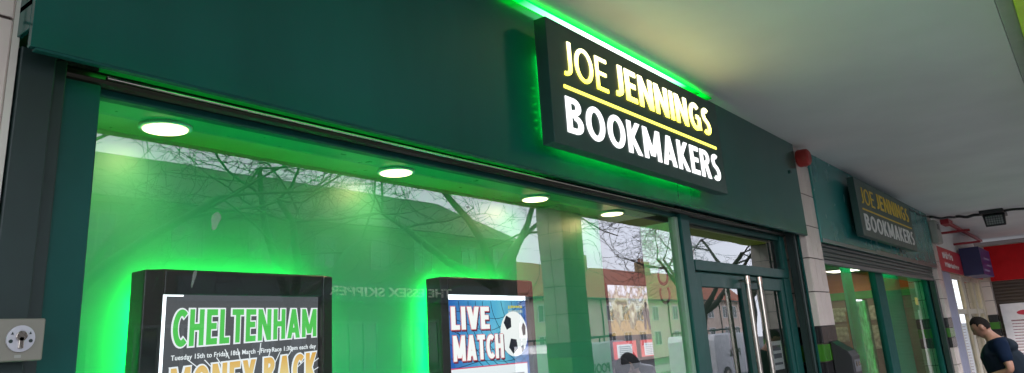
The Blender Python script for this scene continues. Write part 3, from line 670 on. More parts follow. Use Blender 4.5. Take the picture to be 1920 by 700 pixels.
# ------------------------------------------------------------------ things in the farther shop
gl = thing('green_light_column', 'bright green glowing upright light strip inside the farther shop window', 'light', (13.3, 0.9, 0))
g = MB(); g.box(12.85, 12.93, 0.9, 0.94, 0, 2.08); obj('backing', g, M_dark, gl)
g = MB(); g.box(12.855, 12.925, 0.885, 0.899, 0.3, 2.07); obj('diffuser', g, emit('green_tube', (0.02, 0.95, 0.12), 0.6), gl)
lf = thing('lit_frame', 'white light edged poster frame standing inside the farther shop window', 'frame', (12.45, 0.6, 0.4))
g = MB(); g.box(12.08, 12.9, 0.62, 0.64, 0.5, 2.05); obj('poster', g, mat('pale_poster', (0.36, 0.36, 0.3), 0.6, var=0.5, vscale=9), lf)
g = MB(); g.box(12.05, 12.085, 0.60, 0.635, 0.5, 2.05); g.box(12.085, 12.5, 0.60, 0.618, 2.035, 2.05); obj('lit_edge', g, emit('cool_tube', (0.86, 0.88, 1.0), 1.0), lf)
lab = ['pale racing page high on the farther shop side wall, left, by the green strip', 'pale racing page in the second row, left, by the green strip',
       'pale racing page high on the side wall, just right of the green light strip', 'pale racing page in the second row, just right of the green light strip',
       'pale racing page high on the side wall beside the window bar', 'pale racing page low on the side wall beside the window bar']
M_news = mat('newsprint', (0.60, 0.56, 0.42), 0.8, var=0.5, vscale=14)
for k, (y0, y1, z0, z1) in enumerate(((1.42, 1.74, 1.75, 2.0), (1.42, 1.74, 1.40, 1.66), (1.10, 1.36, 1.75, 2.0), (1.10, 1.36, 1.40, 1.66), (0.72, 1.04, 1.75, 2.0), (0.72, 1.04, 1.25, 1.66))):
    g = MB(); g.box(14.72, 14.748, y0, y1, z0, z1)
    tag(obj('racing_page', g, M_news, loc=(14.74, (y0 + y1) / 2, z0)), lab[k], 'poster', 'racing pages on the wall of the farther shop')
g = MB(); g.prism([(13.30, 1.93), (13.52, 1.925), (13.525, 2.04), (13.305, 2.045)], (0, 0.0135, 0), (1, 0, 0), (0, 0, 1), (0, -0.002, 0))
tag(obj('paper_sticker', g, mat('yellow_paper', (0.62, 0.50, 0.12), 0.7), loc=(13.4, 0.01, 1.93)), 'small square yellow sticker on the farther shop window glass', 'sticker')
bd = thing('notice_board', 'tan board with pale lettering strips seen through the farther shop window', 'board', (13.6, 0.95, 0.8))
g = MB(); g.box(12.9, 14.3, 0.95, 0.98, 0.8, 1.9); obj('board', g, mat('tan_board', (0.42, 0.25, 0.09), 0.7), bd)
g = MB(); g.box(12.9, 14.3, 0.93, 0.95, 1.9, 1.95); obj('top_rail', g, M_whitepl, bd)
g = MB()
for z in (1.62, 1.30):
    x = 13.0
    while x < 14.2:
        l = random.uniform(0.08, 0.16); g.box(x, x + l, 0.942, 0.949, z, z + random.uniform(0.05, 0.1)); x += l + 0.05
obj('lettering', g, M_lettwhite, bd)

# ------------------------------------------------------------------ red shop at the end
M_pubw = brick('wing_brick', (0.15, 0.10, 0.08), (0.19, 0.13, 0.10), (0.2, 0.18, 0.17), 2.2)
red = thing('post_shop', 'red fronted shop in the corner with pale doors and a brown shutter', 'shop', (18.0, 0, 0))
g = MB(); g.box(15.15, 20.98, -0.19, -0.152, 2.52, 2.95); obj('red_fascia', g, M_redsign, red, bevel=0.004)
g = MB(); g.box(15.15, 20.98, -0.15, -0.10, 2.95, 3.462); obj('upper_wall', g, M_white, red)
random.seed(9)
for z, h_, x_, n_l in ((2.755, 0.12, 15.55, 7), (2.60, 0.085, 15.65, 10)):      # two faded rows of white letters, too worn to read
    for k in range(n_l):
        wd = random.uniform(0.09, 0.15); g = MB(); g.box(x_, x_ + wd * 0.35, -0.196, -0.191, z, z + h_ * random.uniform(0.75, 1.1)); g.box(x_ + wd * 0.35, x_ + wd, -0.196, -0.191, z + h_ * random.choice((0, 0.35, 0.6)), z + h_ * 0.75)
        obj('faded_letter', g, M_lettwhite, red); x_ += wd + 0.06
g = MB(); g.box(20.95, 21.0, -2.25, -0.34, 2.46, 3.27); obj('end_fascia', g, M_red, red, bevel=0.004)
g = MB(); g.box(21.0, 28.0, -5.2, -3.0, 3.3, 7.0); g.box(21.0, 28.0, -3.0, 0.3, 3.63, 7.0); obj('wing', g, M_pubw, red)
g = MB(); g.box(21.0, 21.2, -5.2, -2.251, 0, 3.299); obj('outer_wall', g, M_pubw, red)
g = MB(); g.box(21.0, 21.2, -2.25, 0.3, 0, 3.299 + 0.0); obj('end_wall', g, M_offwhite, red)
g = MB(); prof = []
z = 2.455
while z > 0.1:
    prof += [(20.985, z), (20.965, z - 0.02), (20.965, z - 0.06)]; z -= 0.075
prof += [(20.998, z), (20.998, 2.455)]
g.prism(prof, (0, -2.2, 0), (1, 0, 0), (0, 0, 1), (0, 1.86, 0)); obj('brown_shutter', g, mat('brown_slats', (0.085, 0.06, 0.045), 0.5), red)
g = MB(); g.box(15.3, 16.25, -0.15, -0.05, 0, 2.52); obj('lavender_post', g, M_lav, red, bevel=0.01)
g = MB()
for (a, b) in ((16.25, 16.5), (17.75, 18.1), (19.3, 19.5), (20.4, 20.66)): g.box(a, b, -0.13, -0.05, 0, 2.52)
for (a, b) in ((16.5, 17.75), (18.1, 19.3), (19.5, 20.4)):
    g.box(a, b, -0.11, -0.06, 2.42, 2.52); g.box(a, b, -0.11, -0.06, 1.75, 1.85); g.box(a, b, -0.11, -0.06, 0, 0.4)
obj('door_frame', g, mat('cream_frame', (0.55, 0.50, 0.40), 0.5), red, bevel=0.008)
for i, (a, b) in enumerate(((16.5, 17.75), (18.1, 19.3), (19.5, 20.4))):
    pane('window_pane', a, b, 0.4, 2.42, -0.085, red, G_thin)
g = MB(); g.box(15.3, 20.7, 1.4, 1.5, 0, 2.6); obj('inner_wall', g, mat('warm_wall', (0.55, 0.40, 0.18), 0.8, var=0.5, vscale=2), red)
g = MB(); g.box(15.3, 20.7, -0.05, 1.5, 2.6, 2.7); obj('inner_ceiling', g, M_ceilint, red)
for x in (17.1, 19.4):
    g = MB(); g.box(x - 0.5, x + 0.5, 0.5, 0.9, 2.58, 2.599); cl = obj('ceiling_light', g, M_whitepl, red)
    g = MB(); g.box(x - 0.46, x + 0.46, 0.54, 0.86, 2.572, 2.579); obj('diffuser', g, emit('warm_panel', (1, 0.82, 0.5), 4), cl)
# red bracket under the ceiling
M_redbar = mat('red_bar', (0.30, 0.012, 0.02), 0.5)
rb = thing('red_bracket', 'red metal rail with two cross arms under the ceiling above the red sign', 'bracket', (18.5, -0.25, 3.3))
g = MB(); g.box(15.9, 20.9, -0.36, -0.30, 3.39, 3.44); g.box(15.6, 16.1, -0.40, -0.26, 3.36, 3.45); obj('rail', g, M_redbar, rb, bevel=0.005)
for x in (16.3, 17.6):
    g = MB(); g.box(x, x + 0.09, -0.62, -0.10, 3.12 if x > 17 else 3.25, 3.16 if x > 17 else 3.29); obj('arm', g, M_redbar, rb)
bs = thing('box_sign', 'dark blue and purple projecting box sign on the red fascia', 'sign', (18.2, -0.4, 2.4))
g = MB(); g.box(17.8, 17.84, -0.55, -0.195, 2.50, 3.06); obj('side_panel', g, M_navy, bs)
g = MB(); g.box(17.842, 19.6, -0.55, -0.20, 2.50, 3.06); bx_ = obj('case', g, M_blue, bs, bevel=0.01)
g = MB()
for z, a, b in ((2.83, 18.3, 19.2), (2.70, 18.6, 19.4), (2.58, 18.0, 18.9)): g.box(a, b, -0.555, -0.551, z, z + 0.035)
obj('print', g, mat('faded_print', (0.35, 0.32, 0.5), 0.6), bx_)
ab = thing('alarm_box', 'pale grey alarm box with a small dark grille on the pillar by the red sign', 'box', (15.0, -0.3, 3.0))
g = MB(); g.box(14.68, 15.12, -0.31, -0.19, 2.96, 3.36); obj('housing', g, M_greybox, ab, bevel=0.03)
g = MB()
for k in range(4): g.box(14.76, 14.94, -0.316, -0.311, 3.20 + k * 0.026, 3.218 + k * 0.026)
obj('grille', g, M_dark, ab)
nb = thing('poster_board', 'white notice board with a red oval and lines of small print on the end wall', 'board', (20.9, -1.2, 0.2))
g = MB(); g.box(20.90, 20.945, -1.30, -0.40, 0.3, 1.93); obj('board', g, mat('notice_white', (0.86, 0.82, 0.84), 0.5), nb, bevel=0.012)
g = MB(); g.prism([(-0.86 + 0.16 * math.cos(t), 1.715 + 0.055 * math.sin(t)) for t in [k * math.pi / 12 for k in range(24)]], (20.899, 0, 0), (0, 1, 0), (0, 0, 1), (-0.003, 0, 0)); obj('red_oval', g, mat('oval_red', (0.6, 0.03, 0.06), 0.5), nb)
random.seed(5)
for k in range(18):
    z = 1.53 - 0.065 * k
    g = MB(); g.box(20.896, 20.899, -1.20 + 0.25 * random.random(), -0.56, z, z + (0.03 if k == 0 else 0.018)); obj('print_line', g, mat('pink_print', (0.40, 0.22, 0.24), 0.6, var=0.6, vscale=30), nb)

# ------------------------------------------------------------------ small fittings on the front
ks = thing('key_switch', 'grey shutter key switch box with round silver lock at the left edge', 'switch', (0.765, -0.14, 1.7))
g = MB(); g.box(0.690, 0.806, -0.165, -0.101, 1.742, 1.845); obj('housing', g, mat('beige_plastic', (0.21, 0.20, 0.16), 0.5), ks, bevel=0.004)
g = MB(); g.tube([(0.751, -0.1655, 1.796), (0.751, -0.171, 1.796)], 0.032, 32); pl = obj('lock_plate', g, mat('plate_silver', (0.55, 0.55, 0.58), 0.35, 0.4), ks)
g = MB(); g.tube([(0.751, -0.1715, 1.802), (0.751, -0.178, 1.802)], 0.0125, 20); g.box(0.7455, 0.7565, -0.178, -0.1715, 1.772, 1.80); obj('lock_barrel', g, M_steel, pl, bevel=0.001)
g = MB()
for x in (0.729, 0.773): g.tube([(x, -0.1713, 1.79), (x, -0.173, 1.79)], 0.0045, 10)
for x in (0.731, 0.771): g.prism([(x - 0.003, 1.806), (x + 0.003, 1.806), (x, 1.813)], (0, -0.1718, 0), (1, 0, 0), (0, 0, 1), (0, -0.0008, 0))
obj('screw', g, M_dark, pl)
g = MB(); g.box(0.742, 0.757, -0.1658, -0.1652, 1.750, 1.757); obj('maker_mark', g, M_greybox, ks)

rl = thing('alarm_bell', 'round red alarm bell at the top of the pillar between the shops', 'alarm bell', (7.5, -0.25, 3.3))
g = MB(); g.tube([(7.55, -0.186, 3.335), (7.55, -0.205, 3.335), (7.55, -0.26, 3.335), (7.55, -0.295, 3.335), (7.55, -0.31, 3.335)], [0.075, 0.088, 0.088, 0.082, 0.06], 24); obj('dome', g, mat('bell_red', (0.34, 0.02, 0.015), 0.5), rl, smooth=False, bevel=0.004)
g = MB(); g.box(7.50, 7.60, -0.186, -0.18, 3.28, 3.39); obj('back_plate', g, M_dark, rl)
g = MB(); g.box(7.16, 7.185, -0.212, -0.201, 3.13, 3.16)
tag(obj('screw_plate', g, M_dark, loc=(7.17, -0.2, 3.13)), 'tiny dark bolt plate on the right end of the near fascia', 'fitting')

ash = thing('ashtray_bin', 'black wall mounted cigarette bin on the tiled pillar', 'bin', (7.9, -0.3, 0.8))
g = MB(); g.prism([(-0.186, 0.85), (-0.186, 1.56), (-0.33, 1.46), (-0.36, 1.41), (-0.36, 0.85)], (7.60, 0, 0), (0, 1, 0), (0, 0, 1), (0.27, 0, 0)); obj('body', g, M_blackpl, ash, bevel=0.006)
g = MB(); g.box(7.63, 7.84, -0.366, -0.361, 1.27, 1.38); pn = obj('stub_panel', g, mat('bin_grey', (0.10, 0.10, 0.11), 0.4), ash, bevel=0.002)
for x in (7.69, 7.78):
    g = MB(); g.tube([(x, -0.3665, 1.34), (x, -0.372, 1.34)], 0.022, 14); obj('stub_hole', g, M_steel, pn)
g = MB(); g.box(7.64, 7.83, -0.364, -0.361, 1.07, 1.21); obj('label_plate', g, mat('bin_label', (0.42, 0.43, 0.46), 0.5), ash)

fl = thing('floodlight', 'small dark floodlight with a wire grid hanging from the ceiling on a cable', 'floodlight', (15.5, -1.1, 3.46))
g = MB(); g.box(15.2, 16.0, -1.29, -0.93, 3.40, 3.463); obj('bracket', g, M_blackpl, fl, bevel=0.01)
g = MB(); g.prism([(-1.27, 3.19), (-0.97, 3.19), (-0.95, 3.395), (-1.29, 3.395)], (15.42, 0, 0), (0, 1, 0), (0, 0, 1), (0.12, 0, 0.02)); body = obj('body', g, M_blackpl, fl, bevel=0.008)
g = MB(); g.box(15.40, 15.419, -1.25, -0.99, 3.215, 3.375); obj('lamp_glass', g, mat('lamp_grey', (0.42, 0.42, 0.42), 0.3), body)
g = MB(); g.box(15.385, 15.392, -1.25, -0.99, 3.21, 3.216)
for k in range(8): g.box(15.385, 15.392, -1.252 + k * 0.037, -1.246 + k * 0.037, 3.213, 3.378)
for k in range(5): g.box(15.386, 15.391, -1.25, -0.99, 3.216 + k * 0.038, 3.221 + k * 0.038)
obj('wire_grid', g, M_dark, body)
g = MB()
def sag(a, b, s, n=14): return [Vector(a).lerp(Vector(b), t) - Vector((0, 0, s * 4 * t * (1 - t))) + Vector((0, 0, 0.008 * math.sin(11 * t))) for t in [k / n for k in range(n + 1)]]
g.tube(sag((14.9, -0.205, 3.44), (15.3, -0.56, 3.43), 0.02), 0.022, 8); g.tube(sag((15.3, -0.56, 3.43), (15.3, -0.95, 3.42), 0.02), 0.026, 8)
g.tube(sag((15.3, -1.27, 3.42), (15.2, -2.2, 3.445), 0.02), 0.022, 8); g.tube(sag((14.9, -0.21, 3.44), (13.0, -0.215, 3.40), 0.03), 0.010, 6)
tag(obj('power_cable', g, M_blackpl, loc=(15.1, -1.1, 3.4), smooth=True), 'black cable strung across the ceiling to the floodlight', 'cable')

# ------------------------------------------------------------------ televisions in the near shop
g = MB(); g.box(5.7, 7.88, 1.56, 1.62, 0, 2.88); obj('screen_wall', g, mat('screen_wall_paint', (0.05, 0.045, 0.04), 0.7), shop)
tv = thing('television', 'big television showing a pale sports crowd, seen through the window beside the doors', 'television', (7.0, 1.55, 1.6))
g = MB(); g.box(6.42, 7.72, 1.50, 1.555, 1.72, 2.24); obj('case', g, M_blackpl, tv)
mcrowd = emit_ramp('crowd_picture', 2, 0.12, 0.64, [(0, (0.30, 0.20, 0.08)), (0.28, (0.45, 0.30, 0.12)), (0.38, (0.10, 0.10, 0.08)), (0.5, (0.40, 0.36, 0.22)), (0.7, (0.62, 0.62, 0.55)), (0.82, (0.25, 0.24, 0.2)), (1, (0.75, 0.8, 0.95))], 0.42, noise=(12.0, 1.4))
g = MB(); g.box(6.44, 7.70, 1.495, 1.499, 1.735, 2.225); obj('picture', g, mcrowd, tv)
g = MB(); g.sphere((7.17, 1.49, 2.03), (0.031, 0.004, 0.035), 10, 6); g.prism([(7.10, 1.78), (7.14, 1.78), (7.17, 1.90), (7.20, 1.78), (7.24, 1.78), (7.235, 1.91), (7.275, 1.95), (7.21, 1.998), (7.14, 1.998), (7.07, 1.95), (7.11, 1.91)], (0, 1.492, 0), (1, 0, 0), (0, 0, 1), (0, 0.002, 0)); obj('figure', g, emit('picture_dark', (0.03, 0.035, 0.04), 0.3), tv)
for (x0, x1, lb) in ((6.43, 6.90, 'left of two small red bordered screens showing a results table under the big television'), (6.98, 7.67, 'right and wider of two small red bordered screens under the big television')):
    t = thing('information_screen', lb, 'screen', ((x0 + x1) / 2, 1.55, 1.45), 'red bordered screens under the big television')
    g = MB(); g.box(x0, x1, 1.50, 1.555, 1.505, 1.69); obj('case', g, M_blackpl, t)
    g = MB(); g.box(x0 + 0.01, x1 - 0.01, 1.495, 1.499, 1.515, 1.68); obj('border', g, emit('tv_red', (0.75, 0.10, 0.10), 0.34), t)
    g = MB(); g.box(x0 + 0.07, x0 + 0.36, 1.490, 1.494, 1.525, 1.65); obj('table', g, emit('tv_pale', (0.75, 0.78, 0.85), 0.34), t)
    for k in range(6):
        g = MB(); g.box(x0 + 0.09, x0 + 0.34, 1.487, 1.4895, 1.535 + k * 0.018, 1.541 + k * 0.018); obj('table_line', g, emit('tv_line', (0.25, 0.28, 0.32), 0.3), t)
    if x1 > 7.2:
        g = MB(); g.box(x0 + 0.40, x0 + 0.65, 1.490, 1.494, 1.555, 1.64); ins = obj('inset', g, emit('tv_pink', (0.95, 0.6, 0.6), 0.34), t)
        g = MB(); g.box(x0 + 0.42, x0 + 0.63, 1.487, 1.4895, 1.565, 1.63); obj('inset_red', g, emit('tv_red', (0.75, 0.10, 0.10), 0.34), ins)

# ------------------------------------------------------------------ people
def skin(verts, edges, rad, sub=2):
    me = bpy.data.meshes.new('figure'); me.from_pydata(verts, edges, [])
    o = bpy.data.objects.new('figure', me); COL.objects.link(o)
    m = o.modifiers.new('skin', 'SKIN'); m.use_smooth_shade = True
    if not me.skin_vertices: return None
    for i, r_ in enumerate(rad):
        sv = me.skin_vertices[0].data[i]; sv.radius = r_ if isinstance(r_, tuple) else (r_, r_); sv.use_root = (i == 0)
    s = o.modifiers.new('sub', 'SUBSURF'); s.levels = sub; s.render_levels = sub
    dg = bpy.context.evaluated_depsgraph_get(); dg.update()
    out_ = bpy.data.meshes.new_from_object(o.evaluated_get(dg)); bpy.data.objects.remove(o)
    return out_

def join_meshes(ms, voxel=0.0, sm=6):
    bm = bmesh.new()
    for m in ms: bm.from_mesh(m)
    me = bpy.data.meshes.new('joined'); bm.to_mesh(me); bm.free()
    if voxel:
        o = bpy.data.objects.new('joined', me); COL.objects.link(o)
        r_ = o.modifiers.new('r', 'REMESH'); r_.mode = 'VOXEL'; r_.voxel_size = voxel; r_.use_smooth_shade = True
        s_ = o.modifiers.new('s', 'SMOOTH'); s_.iterations = sm; s_.factor = 0.5
        dg = bpy.context.evaluated_depsgraph_get(); dg.update()
        me = bpy.data.meshes.new_from_object(o.evaluated_get(dg)); bpy.data.objects.remove(o)
    return me

def head_mesh(c, pitch):
    """head facing +y, then tipped forward by pitch"""
    mb = MB(); mb.sphere((0, 0, 0), 1, 36, 28); vs = []
    for x, y, z in mb.v:
        X, Y, Z = x * 0.078, y * 0.100, z * 0.122
        if z < -0.1:
            k = (-z - 0.1) / 0.9; X *= 1 - 0.38 * k; Y = Y * (1 - 0.22 * k) + 0.012 * k
        if y > 0:
            Y *= 0.94
            Y += 0.028 * math.exp(-(X / 0.012) ** 2) * math.exp(-((Z + 0.022) / 0.022) ** 2)     # nose
            Y += 0.008 * math.exp(-(X / 0.05) ** 2) * math.exp(-((Z - 0.028) / 0.012) ** 2)      # brow
            Y -= 0.010 * math.exp(-((abs(X) - 0.032) / 0.014) ** 2) * math.exp(-((Z - 0.006) / 0.012) ** 2)   # eyes
            Y += 0.007 * math.exp(-(X / 0.024) ** 2) * math.exp(-((Z + 0.062) / 0.010) ** 2)     # lips
            Y += 0.010 * math.exp(-(X / 0.022) ** 2) * math.exp(-((Z + 0.100) / 0.018) ** 2)     # chin
        vs.append(Vector((X, Y, Z)))
    for sx in (-1, 1):
        e = MB(); e.sphere((sx * 0.080, -0.012, -0.012), (0.012, 0.022, 0.032), 10, 8)
        o = len(vs); vs += [Vector(v) for v in e.v]; mb.f += [[o + i for i in f] for f in e.f]
    rot = Matrix.Rotation(-pitch, 3, 'X'); cc = Vector(c)
    me = bpy.data.meshes.new('head'); me.from_pydata([rot @ v + cc for v in vs], [], mb.f)
    return me, rot, cc

def hand_chain(wr, d, side):
    """palm, four unequal bent fingers and a thumb, as skinned chains growing from the wrist"""
    d = Vector(d).normalized(); up = Vector((0, 0, 1)); lat = d.cross(up).normalized() * side; nrm = lat.cross(d).normalized() * -side
    if nrm.z > 0: nrm = -nrm
    out_ = []; wr = Vector(wr)
    v = [wr, wr + d * 0.04, wr + d * 0.085]; out_.append(skin(v, [(0, 1), (1, 2)], [(0.026, 0.02), (0.038, 0.017), (0.038, 0.015)], 1))
    for k, L in enumerate((0.070, 0.080, 0.075, 0.058)):
        b = wr + d * 0.08 + lat * (0.030 - 0.020 * k)
        v = [b - d * 0.02, b, b + d * L * 0.45 + nrm * 0.008, b + d * L * 0.75 + nrm * 0.026, b + d * L * 0.92 + nrm * 0.045]
        out_.append(skin(v, [(0, 1), (1, 2), (2, 3), (3, 4)], [0.0095, 0.0095, 0.009, 0.0085, 0.007], 1))
    b = wr + d * 0.03 + lat * 0.03
    v = [wr + d * 0.02 + lat * 0.01, b, b + d * 0.03 + lat * 0.018 + nrm * 0.01, b + d * 0.055 + lat * 0.02 + nrm * 0.02]
    out_.append(skin(v, [(0, 1), (1, 2), (2, 3)], [0.011, 0.011, 0.010, 0.008], 1))
    return out_

def person(label, cat_group, loc, rotz, P, cols, pitch, gilet=True):
    """P: joints in metres, figure facing +y; one continuous body, hair and clothing as children"""
    root = thing('person', label, 'person', loc, cat_group)
    sk, hr, top, vest, leg, shoe = cols
    V = [P['pelvis'], P['waist'], P['chest'], P['neck'], P['skull']]; E_ = [(0, 1), (1, 2), (2, 3), (3, 4)]
    Rr = [(0.155, 0.115), (0.150, 0.115), (0.160, 0.120), (0.062, 0.060), (0.06, 0.06)]
    def chain(st, pts, rads):
        prev = st
        for p, r_ in zip(pts, rads):
            V.append(p); Rr.append(r_); E_.append((prev, len(V) - 1)); prev = len(V) - 1
    for s in 'lr':
        chain(2, [P['sh' + s], P['el' + s], P['wr' + s]], [0.062, 0.045, 0.028])
        chain(0, [P['hip' + s], P['kn' + s], P['an' + s], P['to' + s]], [0.095, 0.060, 0.040, 0.032])
    ms = [skin([Vector(v) for v in V], E_, Rr)]
    hm, rot, cc = head_mesh(P['head'], pitch); ms.append(hm)
    for s, sd in (('l', -1), ('r', 1)): ms += hand_chain(P['wr' + s], Vector(P['wr' + s]) - Vector(P['el' + s]), sd)
    body = join_meshes([m for m in ms if m], 0.011, 2)
    for p in body.polygons:
        p.use_smooth = True
        q = rot.inverted() @ (Vector(p.center) - cc)
        if q.y > 0.06 and abs(abs(q.x) - 0.032) < 0.010 and abs(q.z - 0.004) < 0.006: p.material_index = 1
        elif q.y > 0.07 and abs(q.x) < 0.026 and abs(q.z + 0.062) < 0.007: p.material_index = 2
    def put(nm, me, m):
        o = bpy.data.objects.new(nm, me); COL.objects.link(o); o.parent = root; me.name = nm
        idx = [p.material_index for p in me.polygons]; me.materials.clear()
        for x in (m if isinstance(m, list) else [m]): me.materials.append(x)
        me.polygons.foreach_set('material_index', idx)
        me.polygons.foreach_set('use_smooth', [True] * len(me.polygons)); return o
    put('body', body, [sk, M_black, mat('lip', (0.24, 0.09, 0.07), 0.5)])
    # hair: the cap of the head, a little larger
    bm = bmesh.new(); bm.from_mesh(hm); kill = []
    for v in bm.verts:
        q = rot.inverted() @ (v.co - cc)
        hairline = 0.055 + 0.35 * (q.y - 0.045) if q.y > 0.03 else (0.012 if q.y > 0.0 else (-0.03 if q.y > -0.03 else -0.060))
        if q.z < hairline or abs(q.x) > 0.0795 and q.z < 0.03: kill.append(v)
        else: v.co = cc + rot @ (q * 1.014 + Vector((0, -0.001, 0.001)))
    bmesh.ops.delete(bm, geom=kill, context='VERTS'); hme = bpy.data.meshes.new('hair'); bm.to_mesh(hme); bm.free()
    ho = put('hair', hme, hr); so = ho.modifiers.new('t', 'SOLIDIFY'); so.thickness = 0.004; so.offset = -1
    # shirt
    Vl = lambda a, b, t: tuple(Vector(a).lerp(Vector(b), t))
    nb_ = Vl(P['chest'], P['neck'], 0.80)
    V2 = [P['waist'], P['chest'], nb_, P['pelvis']]; E2 = [(0, 1), (1, 2), (0, 3)]; R2 = [(0.172, 0.135), (0.182, 0.140), (0.088, 0.085), (0.172, 0.130)]
    for s in 'lr':
        i = len(V2); V2 += [P['sh' + s], Vl(P['sh' + s], P['el' + s], 0.75)]; R2 += [0.084, 0.070]; E2 += [(1, i), (i, i + 1)]
    put('shirt', join_meshes([skin([Vector(v) for v in V2], E2, R2)], 0.012, 3), top)
    if gilet:
        V3 = [P['waist'], P['chest'], Vl(P['chest'], P['neck'], 0.92), Vl(P['waist'], P['pelvis'], 0.75)]; R3 = [(0.24, 0.235), (0.245, 0.225), (0.118, 0.11), (0.235, 0.23)]
        E3 = [(0, 1), (1, 2), (0, 3)]
        for s in 'lr':
            i = len(V3); V3 += [Vl(P['chest'], P['sh' + s], 0.86)]; R3 += [0.098]; E3 += [(1, i)]
        put('gilet', join_meshes([skin([Vector(v) for v in V3], E3, R3)], 0.012, 3), vest)
    V4 = [P['pelvis'], Vl(P['pelvis'], P['waist'], 0.45)]; R4 = [(0.172, 0.132), (0.165, 0.13)]; E4 = [(0, 1)]
    for s in 'lr':
        i = len(V4); V4 += [P['hip' + s], P['kn' + s], Vl(P['kn' + s], P['an' + s], 0.93)]; R4 += [0.108, 0.078, 0.066]; E4 += [(0, i), (i, i + 1), (i + 1, i + 2)]
    put('trousers', join_meshes([skin([Vector(v) for v in V4], E4, R4)], 0.014, 3), leg)
    for s in 'lr':
        a, t = Vector(P['an' + s]), Vector(P['to' + s])
        mm = skin([a + Vector((0, -0.03, -0.02)), a.lerp(t, 0.5) + Vector((0, 0, 0.005)), t + Vector((0, 0.02, 0))], [(0, 1), (1, 2)], [(0.045, 0.05), (0.05, 0.048), (0.045, 0.034)], 1)
        put('shoe', mm, shoe)
    root.rotation_euler.z = rotz
    return root

SK = mat('skin', (0.30, 0.15, 0.10), 0.5, var=0.1, vscale=20)
HAIR = mat('dark_hair', (0.011, 0.009, 0.008), 0.9, spec=0.2, var=0.3, vscale=60, bump=0.4, bscale=220)
P_man = dict(pelvis=(0, -0.20, 0.93), waist=(0, -0.17, 1.08), chest=(0, -0.115, 1.29), neck=(0, -0.05, 1.475), skull=(0, -0.005, 1.545), head=(0, 0.025, 1.575),
             shl=(-0.21, -0.14, 1.375), ell=(-0.27, -0.20, 1.12), wrl=(-0.15, 0.06, 1.05), shr=(0.21, -0.14, 1.375), elr=(0.27, -0.20, 1.12), wrr=(0.12, 0.08, 1.03),
             hipl=(-0.10, -0.20, 0.90), knl=(-0.11, -0.15, 0.50), anl=(-0.12, -0.25, 0.09), tol=(-0.13, -0.09, 0.035), hipr=(0.10, -0.20, 0.90), knr=(0.11, -0.08, 0.50), anr=(0.12, -0.13, 0.09), tor=(0.13, 0.03, 0.035))
person('dark haired man in navy gilet over blue t-shirt, looking down in front of the shops', None, (10.0, -1.19, 0.0), 0, P_man,
       (SK, HAIR, mat('blue_tshirt', (0.004, 0.010, 0.027), 0.9, spec=0.1), mat('navy_gilet', (0.005, 0.010, 0.017), 0.8, spec=0.15, bump=0.2, bscale=25), mat('dark_denim', (0.015, 0.02, 0.035), 0.9), mat('black_shoe', (0.012, 0.012, 0.012), 0.4)), R(30))
P_st = dict(pelvis=(0, -0.02, 0.92), waist=(0, -0.02, 1.07), chest=(0, -0.01, 1.28), neck=(0, 0.0, 1.46), skull=(0, 0.02, 1.52), head=(0, 0.045, 1.555),
            shl=(-0.185, -0.01, 1.37), ell=(-0.24, -0.05, 1.10), wrl=(-0.17, 0.14, 0.98), shr=(0.185, -0.01, 1.37), elr=(0.24, -0.05, 1.10), wrr=(0.17, 0.14, 0.98),
            hipl=(-0.10, 0, 0.90), knl=(-0.11, 0.03, 0.50), anl=(-0.12, -0.02, 0.09), tol=(-0.14, 0.14, 0.035), hipr=(0.10, 0, 0.90), knr=(0.11, 0.03, 0.50), anr=(0.12, -0.02, 0.09), tor=(0.14, 0.14, 0.035))
c1 = person('dark haired customer in a black jacket inside the shop below the red bordered screens', None, (5.98, 1.16, 0.0), R(-70), P_st,
            (SK, HAIR, mat('black_jacket', (0.012, 0.013, 0.016), 0.7), M_black, mat('dark_denim', (0.015, 0.02, 0.035), 0.9), mat('black_shoe', (0.012, 0.012, 0.012), 0.4)), R(18), gilet=False)
c2 = copy_tree(c1); c1.scale = (0.92,) * 3; c2.scale = (0.94,) * 3; c2.location = (6.42, 1.28, 0.0); c2.rotation_euler.z = R(20); tag(c2, 'second customer farther back in the shop, standing behind the first', 'person')

# ------------------------------------------------------------------ across the street: pub
M_pubframe = mat('pub_frame', (0.10, 0.10, 0.095), 0.6)
M_pub = brick('pub_brick', (0.045, 0.030, 0.022), (0.06, 0.04, 0.03), (0.07, 0.06, 0.055), 2.2)
pub = thing('pub', 'brown brick public house with hipped roof across the road, mirrored in the shop window', 'pub', (17, -22, 0))
g = MB(); g.box(2.0, 29.3, -29.0, -20.0, -0.1, 6.55); obj('wall', g, M_pub, pub)
g = MB(); g.box(1.8, 29.5, -20.25, -19.9, 6.45, 6.62); obj('cornice', g, mat('pub_cornice', (0.10, 0.085, 0.07), 0.8), pub, bevel=0.02)
g = MB(); g.add([(1.7, -19.7, 6.625), (29.7, -19.7, 6.625), (29.7, -29.3, 6.625), (1.7, -29.3, 6.625), (-1.0, -24.5, 9.28), (28.7, -24.5, 9.28)], [(0, 1, 5, 4), (1, 2, 5), (2, 3, 4, 5), (3, 0, 4), (3, 2, 1, 0)])
obj('roof', g, mat('dark_roof_tile', (0.035, 0.027, 0.024), 0.8, var=0.25, vscale=8), pub)
